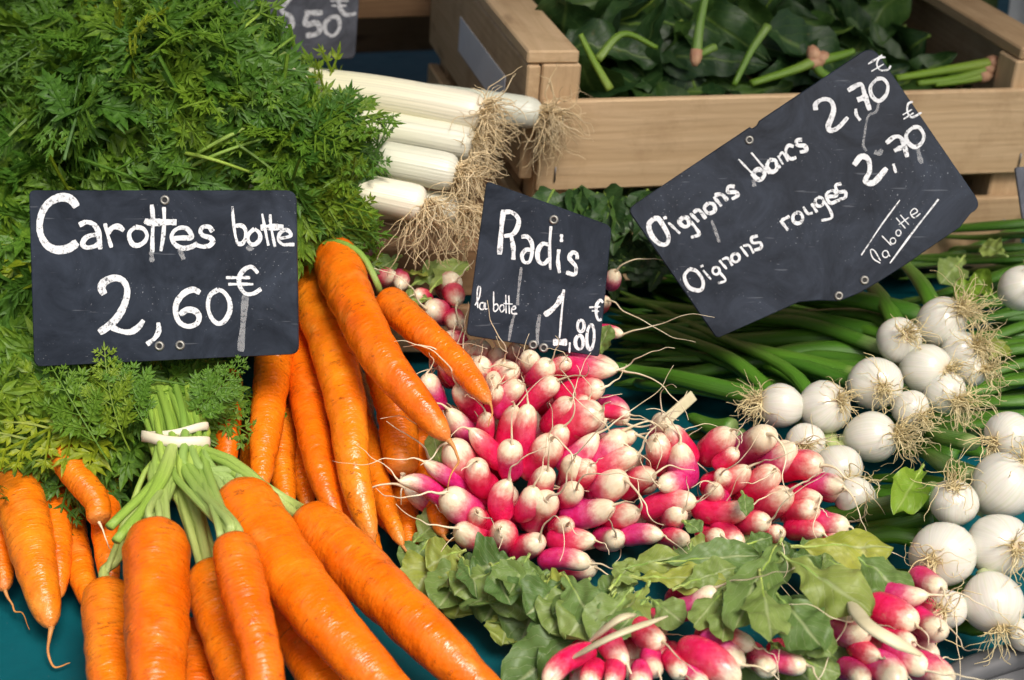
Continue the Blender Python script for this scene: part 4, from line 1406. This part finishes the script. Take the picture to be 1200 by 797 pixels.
for k in range(46):
    y0 = random.uniform(262, 500)
    zz = np.interp(y0, [262, 500], [.075, .03]) * random.uniform(.5, 1)
    sl = random.uniform(-.05, .35)
    pts = [(1260, y0 - 60 * sl, zz), (1190, y0, zz), (random.uniform(1110, 1140), y0 + 70 * sl + random.uniform(-5, 5), zz * .8), (random.uniform(1030, 1080), y0 + 130 * sl, zz * .5)]
    mb = MB()
    q = spline([atz(*p) for p in pts], 20)
    tube(mb, q, np.interp(np.linspace(0, 1, 20), [0, .1, .5, .9, 1], [.7, 1, .85, .5, .12]) * random.uniform(.0035, .0060), 8, flat=.6, tlen=np.linspace(.2, 1, 20))
    mb.build('stalk', MOST, oc)
for k in range(16):
    y0 = random.uniform(490, 740)
    x0 = random.uniform(1100, 1190)
    pts = [(x0, y0, random.uniform(.012, .03)), (x0 - 50, y0 - 8, random.uniform(.01, .026)), (x0 - 110, y0 - random.uniform(0, 26), random.uniform(.007, .018))]
    mb = MB()
    q = spline([atz(*p) for p in pts], 18)
    tube(mb, q, np.interp(np.linspace(0, 1, 18), [0, .1, .5, .9, 1], [.7, 1, .85, .5, .12]) * random.uniform(.005, .008), 8, flat=.65, tlen=np.linspace(.2, 1, 18))
    mb.build('stalk', MOST, ob)
for (b, t, w, z0, z1) in (((1130, 300), (1105, 330), 44, .07, .06), ((1150, 330), (1120, 350), 40, .065, .055), ((1165, 350), (1140, 318), 40, .06, .07), ((1180, 300), (1150, 285), 36, .075, .075), ((1160, 420), (1180, 400), 34, .05, .055)):
    pleaf(b, t, w, z0, z1, oc, mat=MYL if w == 40 else MRL, nrm=rn(.3), name='leaf')

# ------------------------------------------------------------------ leeks
for (a, b, d0, d1, w, label, dr, n, ln) in (
        ((240, 100), (566, 134), 1.02, 1.00, 47, 'uppermost front leek with a clean white shaft', (.9, -.2, .1), 70, .028),
        ((270, 112), (634, 134), 1.06, 1.05, 38, 'leek reaching farthest right, its roots against the spinach crate', (.8, -.3, -.3), 70, .036),
        ((260, 146), (556, 170), 1.01, 1.00, 44, 'second leek from the top of the stack, in shadow', (.9, -.3, -.2), 60, .028),
        ((240, 176), (536, 204), .985, .975, 46, 'third leek from the top of the stack', (.9, -.3, -.35), 70, .030),
        ((240, 216), (498, 240), .965, .955, 44, 'lowest bright leek whose pale roots hang down', (.35, -.5, -.8), 70, .036),
        ((260, 250), (540, 246), .99, .985, 38, 'shadowed leek lying under the others', (.6, -.3, -.8), 60, .034)):
    A, B = at(*a, d0), at(*b, d1)
    ax = unit(B - A)
    R = w * .5 * d1 / FPX
    t = thing('leek', ((A + B) / 2)[:3] - [0, 0, R], label, 'leek', 'leeks stacked beside the spinach crate')
    mb = MB()
    ts = np.concatenate([np.linspace(0, .93, 22), [.95, .965, .978, .988, .995, 1.0]])
    pr = np.interp(ts, [0, .8, .93, .965, .985, 1], [1.02, .97, 1.0, .97, .86, .55]) * R
    bow = np.array([0, 0, .006]) * np.sin(ts * math.pi)[:, None]
    tube(mb, A + (B - A) * ts[:, None] + bow, pr, 24, tlen=1 - ts)
    mb.build('shaft', MLK, t)
    mb = MB()
    fibres(mb, B, np.array(dr), int(n * 1.7), ln * 1.1, 1.2, .00055, curl=.42, droop=.16, plate=R * .75, k=8)
    mb.build('roots', MLRT, t)

# ------------------------------------------------------------------ spinach crate
PSI, RHO = math.radians(14), math.radians(4.2)
FX, FY = np.array([math.cos(PSI) * math.cos(RHO), math.sin(PSI) * math.cos(RHO), -math.sin(RHO)]), np.array([-math.sin(PSI), math.cos(PSI), 0])   # stands a little lower at its right end
FZ = np.cross(FX, FY)
K0 = at(634, 112, 1.06)                        # top left corner of the front slat
ZT = K0[2]
K0 = K0 - FZ * ZT
CW, CD = .365, .30
cr = thing('wooden_crate', (K0 + FX * CW / 2 + FY * CD / 2) * [1, 1, 0], 'pale wooden slatted crate full of spinach behind the Oignons sign', 'crate', 'wooden produce crates')


def slat(o, x0, x1, y0, y1, z0, z1, name='slat', mat=MWD, parent=None, X=FX, Y=FY, tilt=0):
    FZ = np.cross(X, Y)
    c = o + X * (x0 + x1) / 2 + Y * (y0 + y1) / 2 + FZ * (z0 + z1) / 2
    h = (abs(x1 - x0) / 2, abs(y1 - y0) / 2, abs(z1 - z0) / 2)
    mb = MB()
    ax, ay = X, Y
    if h[1] > h[0]:
        ax, ay, h = Y, -X, (h[1], h[0], h[2])
    if h[2] > h[0]:
        box(mb, c, FZ, ay, -ax if False else np.cross(FZ, ay), (h[2], h[1], h[0]))
    else:
        az = FZ
        if tilt:
            ax = unit(ax + FZ * tilt)
            az = np.cross(ax, ay)
        box(mb, c, ax, ay, az, h)
    return mb.build(name, mat, parent or cr, smooth=False)


th_ = .006
slat(K0, 0, CW, -th_, 0, ZT - .062, ZT, tilt=.012)
slat(K0, 0, CW, -th_ - .0005, 0, ZT - .132, ZT - .078)
slat(K0, 0, CW, CD, CD + th_, ZT - .062, ZT)
slat(K0, 0, CW, CD, CD + th_, ZT - .132, ZT - .078)
for (px_, sg) in ((0.0, 1), (CW - .026, 1)):                       # corner posts
    slat(K0, px_, px_ +   .026, .0015, .026, .004 + px_ * .074, ZT + .020, name='post')
    slat(K0, px_, px_ + .026, CD - .026, CD - .0015, .004 + px_ * .074, ZT + .020, name='post')
slat(K0, -.010, -.001, .001, CD - .001, ZT - .058, ZT + .0195, name='end_board')
slat(K0, -.010, -.001, .001, CD - .001, ZT - .130, ZT - .075, name='end_board')
slat(K0, CW + .001, CW + .010, .001, CD - .001, ZT - .058, ZT + .0195, name='end_board')
slat(K0, CW + .001, CW + .010, .001, CD - .001, ZT - .130, ZT - .075, name='end_board')
slat(K0, -.0105, .024, .002, CD - .002, ZT + .0205, ZT + .029, name='top_batten')
slat(K0, CW - .024, CW + .0105, .002, CD - .002, ZT + .0205, ZT + .029, name='top_batten')
for k in range(5):
    slat(K0, .03, CW - .03, .01 + k * .058,   .06 + k * .058, .040, .046, name='floor_slat')
# paper label stuck on the left end board
mb = MB()
lp = [K0 + FX * -.0112 + FY * y + FZ * z for y, z in ((.050, ZT - .004), (.190, ZT - .004), (.190, ZT - .030), (.050, ZT - .030))]
mb.add(lp + [p + FX * .0006 for p in lp], [(0, 1, 2, 3), (7, 6, 5, 4), (0, 4, 5, 1), (1, 5, 6, 2), (2, 6, 7, 3), (3, 7, 4, 0)])
mb.build('paper_label', MPAP, cr, smooth=False)
# wire staples at the front left corner
for (x, z) in ((.012, ZT - .052), (.014, ZT - .012), (.018, ZT - .095), (CW - .014, ZT - .018), (CW - .012, ZT - .050), (CW - .014, ZT - .100)):
    mb = MB()
    c = K0 + FX * x + FY * (-th_ - .0008) + FZ * z
    tube(mb, [c + FY * .004 - FZ * .005, c - FZ * .005, c + FZ * .005, c + FZ * .005 + FY * .004], .0006, 6)
    mb.build('staple', MIRON, cr)

# spinach, in bunches
SPB = ['spinach bunch at the left end of the pale crate', 'spinach bunch in the middle of the pale crate, above the Oignons sign', 'spinach bunch at the right end of the pale crate', 'spinach lying low behind the front slats of the pale crate',
       'spinach bunch heaped at the back of the pale crate']
sb = []
for i, (fx, fy, z) in enumerate(((.09, .13, ZT - .09), (.22, .13, ZT - .09), (.36, .12, ZT - .09), (.23, .04, ZT - .13), (.20, .24, ZT - .09))):
    sb.append(thing('spinach_bunch', K0 + FX * fx + FY * fy + FZ * .02, SPB[i], 'spinach', 'bunches of spinach in the crate'))
for i, (fx0, fx1, fy0, fy1, z0, z1, n) in enumerate(((.035, .17, .04, .27, ZT - .04, ZT + .065, 58), (.13, .30, .04, .27, ZT - .04, ZT + .075, 62), (.29, .43, .03, .26, ZT - .04, ZT + .045, 60),
                                                     (.04, .42, .015, .05, .03, ZT - .035, 60), (.04, .38, .18, .30, ZT - .02, ZT + .11, 46))):
    for k in range(n):
        f = RNG.uniform(0, 1, 3)
        x, y, z = (fx0 + (fx1 - fx0) * f[0]) * .80, fy0 + (fy1 - fy0) * f[1], z0 + (z1 - z0) * f[2] * (.5 + .5 * f[1])
        c = K0 + FX * x + FY * y + FZ * z
        L = random.uniform(.055, .11)
        if i == 3:
            L = .045
        d = unit(RNG.normal(0, 1, 3) * [1, .7, .55] + np.array([.1, -.15, -.1]))
        if i == 3:
            d = unit(np.array([RNG.normal(0, 1), RNG.normal(0, .1), RNG.normal(0, .7)]))
        nn = unit(np.array([0, -.6, .75]) + RNG.normal(0, .45, 3)) if i != 3 else unit(np.array([0, -1, .2]) + RNG.normal(0, .12, 3))
        B = c - d * L * .5
        if i < 3:
            B = K0 + FX * np.clip(np.dot(B - K0, FX), .035, CW - .035) + FY * np.clip(np.dot(B - K0, FY), .02, .28) + FZ * max(B[2], .04)
            e = B + d * L
            ex, ey = np.dot(e - K0, FX), np.dot(e - K0, FY)
            if ex < .03 or ex > CW - .03 or ey < .012:
                if e[2] < ZT + .03 or ey < .012:
                    d = unit(K0 + FX * .22 + FY * .15 + FZ * (ZT + .05) - B + RNG.normal(0, .03, 3))
        leaf(B, B + d * L, L * random.uniform(.42, .60), sb[i], MSP, nrm=nn, shape='spinach', curl=random.uniform(-.1, .35), ripple=random.uniform(.08, .18), cup=random.uniform(-.4, .4), crum=.34, nu=16, nv=7,
             petiole=(k % 2 == 0), smat=MSPS)
# leaves spilling out below the front slats
for k in range(16):
    x0 = 648 + 8.5 * k
    B, Tp = at(x0, 226 + random.uniform(-3, 8), 1.030), at(x0 + random.uniform(-26, 26), 275 + random.uniform(-8, 22), 1.012)
    leaf(B, Tp, .022 + random.uniform(0, .010), sb[3], MSP, nrm=unit(np.array([0, -1, .4]) + RNG.normal(0, .25, 3)), shape='spinach', curl=.15, nu=16, nv=7, smat=MSPS)
for k in range(150):
    b = (random.uniform(650, 775), random.uniform(205, 320))
    a = random.uniform(0, 6.28)
    ln = random.uniform(34, 58)
    B = at(b[0], b[1], 1.035)
    Tp = at(b[0] + ln * math.cos(a), b[1] + ln * .7 * math.sin(a), 1.035)
    if min(B[2], Tp[2]) < .012 or max(B[2], Tp[2]) > ZT - .066:
        continue
    leaf(B, Tp, np.linalg.norm(Tp - B) * .65, sb[3], MSP, nrm=unit(np.array([0, -1, .4]) + RNG.normal(0, .2, 3)), shape='spinach', curl=.1, nu=16, nv=7, smat=MSPS)
# stems with root ends
for (i, pts, w) in ((1, [(838, 55, 0), (815, 62, -4), (822, 20, 5)], .0030), (1, [(958, 70, 0), (930, 82, 0), (880, 98, 0)], .0042), (1, [(958, 72, 0), (985, 65, 0), (1000, 60, 0)], .0040), (1, [(955, 68, 0), (962, 85, 0), (985, 95, 0)], .0040),
                    (2, [(1160, 74, 0), (1110, 82, 0), (1050, 92, 0)], .0042), (2, [(1155, 82, 0), (1120, 92, 0), (1075, 98, 0)], .0038), (2, [(1150, 90, 0), (1125, 95, 0), (1095, 99, 0)], .0038), (0, [(700, 70, 0), (730, 40, 0), (770, 56, 0)], .0030), (0, [(715, 105, 0), (695, 70, 0), (680, 40, 0)], .003),
                    (1, [(816, 62, 0), (820, 30, 0), (828, -10, 0)], .0034), (1, [(900, 30, 0), (880, 60, 0), (860, 100, 0)], .003)):
    q = []
    for (x, y, _) in pts:
        xx = np.interp(x, [634, 1200], [1.065, 1.175])
        q.append(at(x, y, xx))
    q = spline(q, 18)
    mb = MB()
    tube(mb, q, np.linspace(1.15, .7, 18) * w, 9, flat=.8)
    s = mb.build('stem', MSPS, sb[i])
    if w >= .0034:
        mb = MB()
        d = unit(q[0] - q[1])
        tube(mb, [q[0] - d * .002, q[0] + d * .002, q[0] + d * .006, q[0] + d * .009], np.array([1.2, 1.3, 1.05, .5]) * w, 9)
        mb.build('root_end', MSPR, s)

# ------------------------------------------------------------------ crates at the back left
def low_crate(o, X, Y, W, D, ztop, label, mat, rows):
    t = thing('wooden_crate', o + X * W / 2 + Y * D / 2, label, 'crate', 'wooden produce crates')
    for (z0, z1) in rows:
        slat(o, 0, W, -.006, 0, z0, z1, parent=t, mat=mat, X=X, Y=Y)
        slat(o, 0, W, D, D + .006, z0, z1, parent=t, mat=mat, X=X, Y=Y)
        slat(o, -.0065, -.0005, .001, D - .001, z0, z1, parent=t, mat=mat, X=X, Y=Y)
        slat(o, W + .0005, W + .0065, .001, D - .001, z0, z1, parent=t, mat=mat, X=X, Y=Y)
    for x in (.0005, W - .0205):
        for y in (.0005, D - .0205):
            slat(o, x, x + .02, y, y + .02, .002, ztop, name='post', parent=t, mat=mat, X=X, Y=Y)
    return t


g0 = atz(385, 305, .075) * [1, 1, 0]
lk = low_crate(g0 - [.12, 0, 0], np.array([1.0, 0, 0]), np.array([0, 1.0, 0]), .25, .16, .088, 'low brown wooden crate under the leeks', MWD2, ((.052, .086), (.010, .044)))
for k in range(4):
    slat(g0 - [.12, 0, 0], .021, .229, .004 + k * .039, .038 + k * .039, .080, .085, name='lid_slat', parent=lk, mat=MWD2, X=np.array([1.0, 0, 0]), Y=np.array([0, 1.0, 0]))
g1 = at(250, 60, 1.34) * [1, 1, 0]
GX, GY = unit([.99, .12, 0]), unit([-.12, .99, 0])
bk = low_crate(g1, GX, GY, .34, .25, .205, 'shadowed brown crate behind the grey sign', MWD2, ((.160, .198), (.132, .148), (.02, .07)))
for k in range(6):  # unseen lid, added to darken the inside of this crate
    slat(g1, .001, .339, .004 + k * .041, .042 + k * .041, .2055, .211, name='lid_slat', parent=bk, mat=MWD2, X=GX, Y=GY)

# right edge: corner of one more slate sign, green tarpaulin and pale sheet at the back
price_sign([(1189, 196), (1330, 190), (1330, 262), (1198, 258)], 1.06, (-.1, -.93, .38), [4, 6, 6, 4], [], [], [], 'sliver of dark slate sign cut off by the right edge', mat=MSL2, foot=(1250, 258))


def sheet(p0, ex, ez, name, mat, fold, label, cat):
    mb = MB()
    n, m = 60, 12
    V = []
    for j in range(m):
        for i in range(n):
            u, v = i / (n - 1), j / (m - 1)
            V.append(p0 + ex * u + ez * v + np.array([0, fold * math.sin(u * 38 + 1.5 * math.sin(v * 3)), 0]))
    V2 = [p + np.array([0, .002, 0]) for p in V]
    F = [(j * n + i, j * n + i + 1, (j + 1) * n + i + 1, (j + 1) * n + i) for j in range(m - 1) for i in range(n - 1)]
    N0 = n * m
    F2 = [tuple(q + N0 for q in f[::-1]) for f in F]
    mb.add(V + V2, F + F2)
    o = mb.build(name, mat, origin=p0)
    return tag(o, label, cat)


sheet(np.array([.06, 1.43, -.002]), np.array([.375, 0, 0]), np.array([0, .05, .62]), 'green_tarpaulin', MTARP, .008, 'dull green tarpaulin hanging behind the crate', 'tarpaulin')
sheet(np.array([.440, 1.41, -.002]), np.array([.35, -.02, 0]), np.array([0, .05, .60]), 'plastic_sheet', MBAG, .012, 'pale grey plastic sheet hanging at the top right corner', 'sheet')

# grey tray rim at the lower right
tr = thing('plastic_tray', atz(1160, 800, 0) * [1, 1, 0], 'dark grey plastic tray whose rim shows at the bottom right', 'tray')
mb = MB()
q = spline([atz(1090, 812, .010), atz(1128, 790, .012), atz(1165, 776, .013), atz(1210, 764, .013), atz(1290, 752, .013)], 24)
tube(mb, q, .0075, 12, flat=.8)
mb.build('rim', MTRAY, tr)
mb = MB()
o_ = [p + np.array([0, -.004, -.003]) for p in q]
V = []
for p in o_:
    V += [p, np.array([p[0], p[1] - .02, .0008]), np.array([p[0], p[1] - .09, .0008])]
mb.add(V, [(3 * i + k, 3 * i + 3 + k, 3 * i + 4 + k, 3 * i + 1 + k) for i in range(len(o_) - 1) for k in (0, 1)])
mb.build('basin', MTRAY, tr)

# little wooden stick between the radishes and the onion stalks
mb = MB()
a_, b_ = atz(772, 500, .055), atz(812, 464, .050)
ax = unit(b_ - a_)
ay = unit(np.cross(-FWD, ax))
box(mb, (a_ + b_) / 2, ax, ay, np.cross(ax, ay), (np.linalg.norm(b_ - a_) / 2, .0032, .0011), .0004)
st = mb.build('wooden_stick', MDRY, smooth=False)
tag(st, 'small pale wooden stick poking out behind the radishes', 'stick')
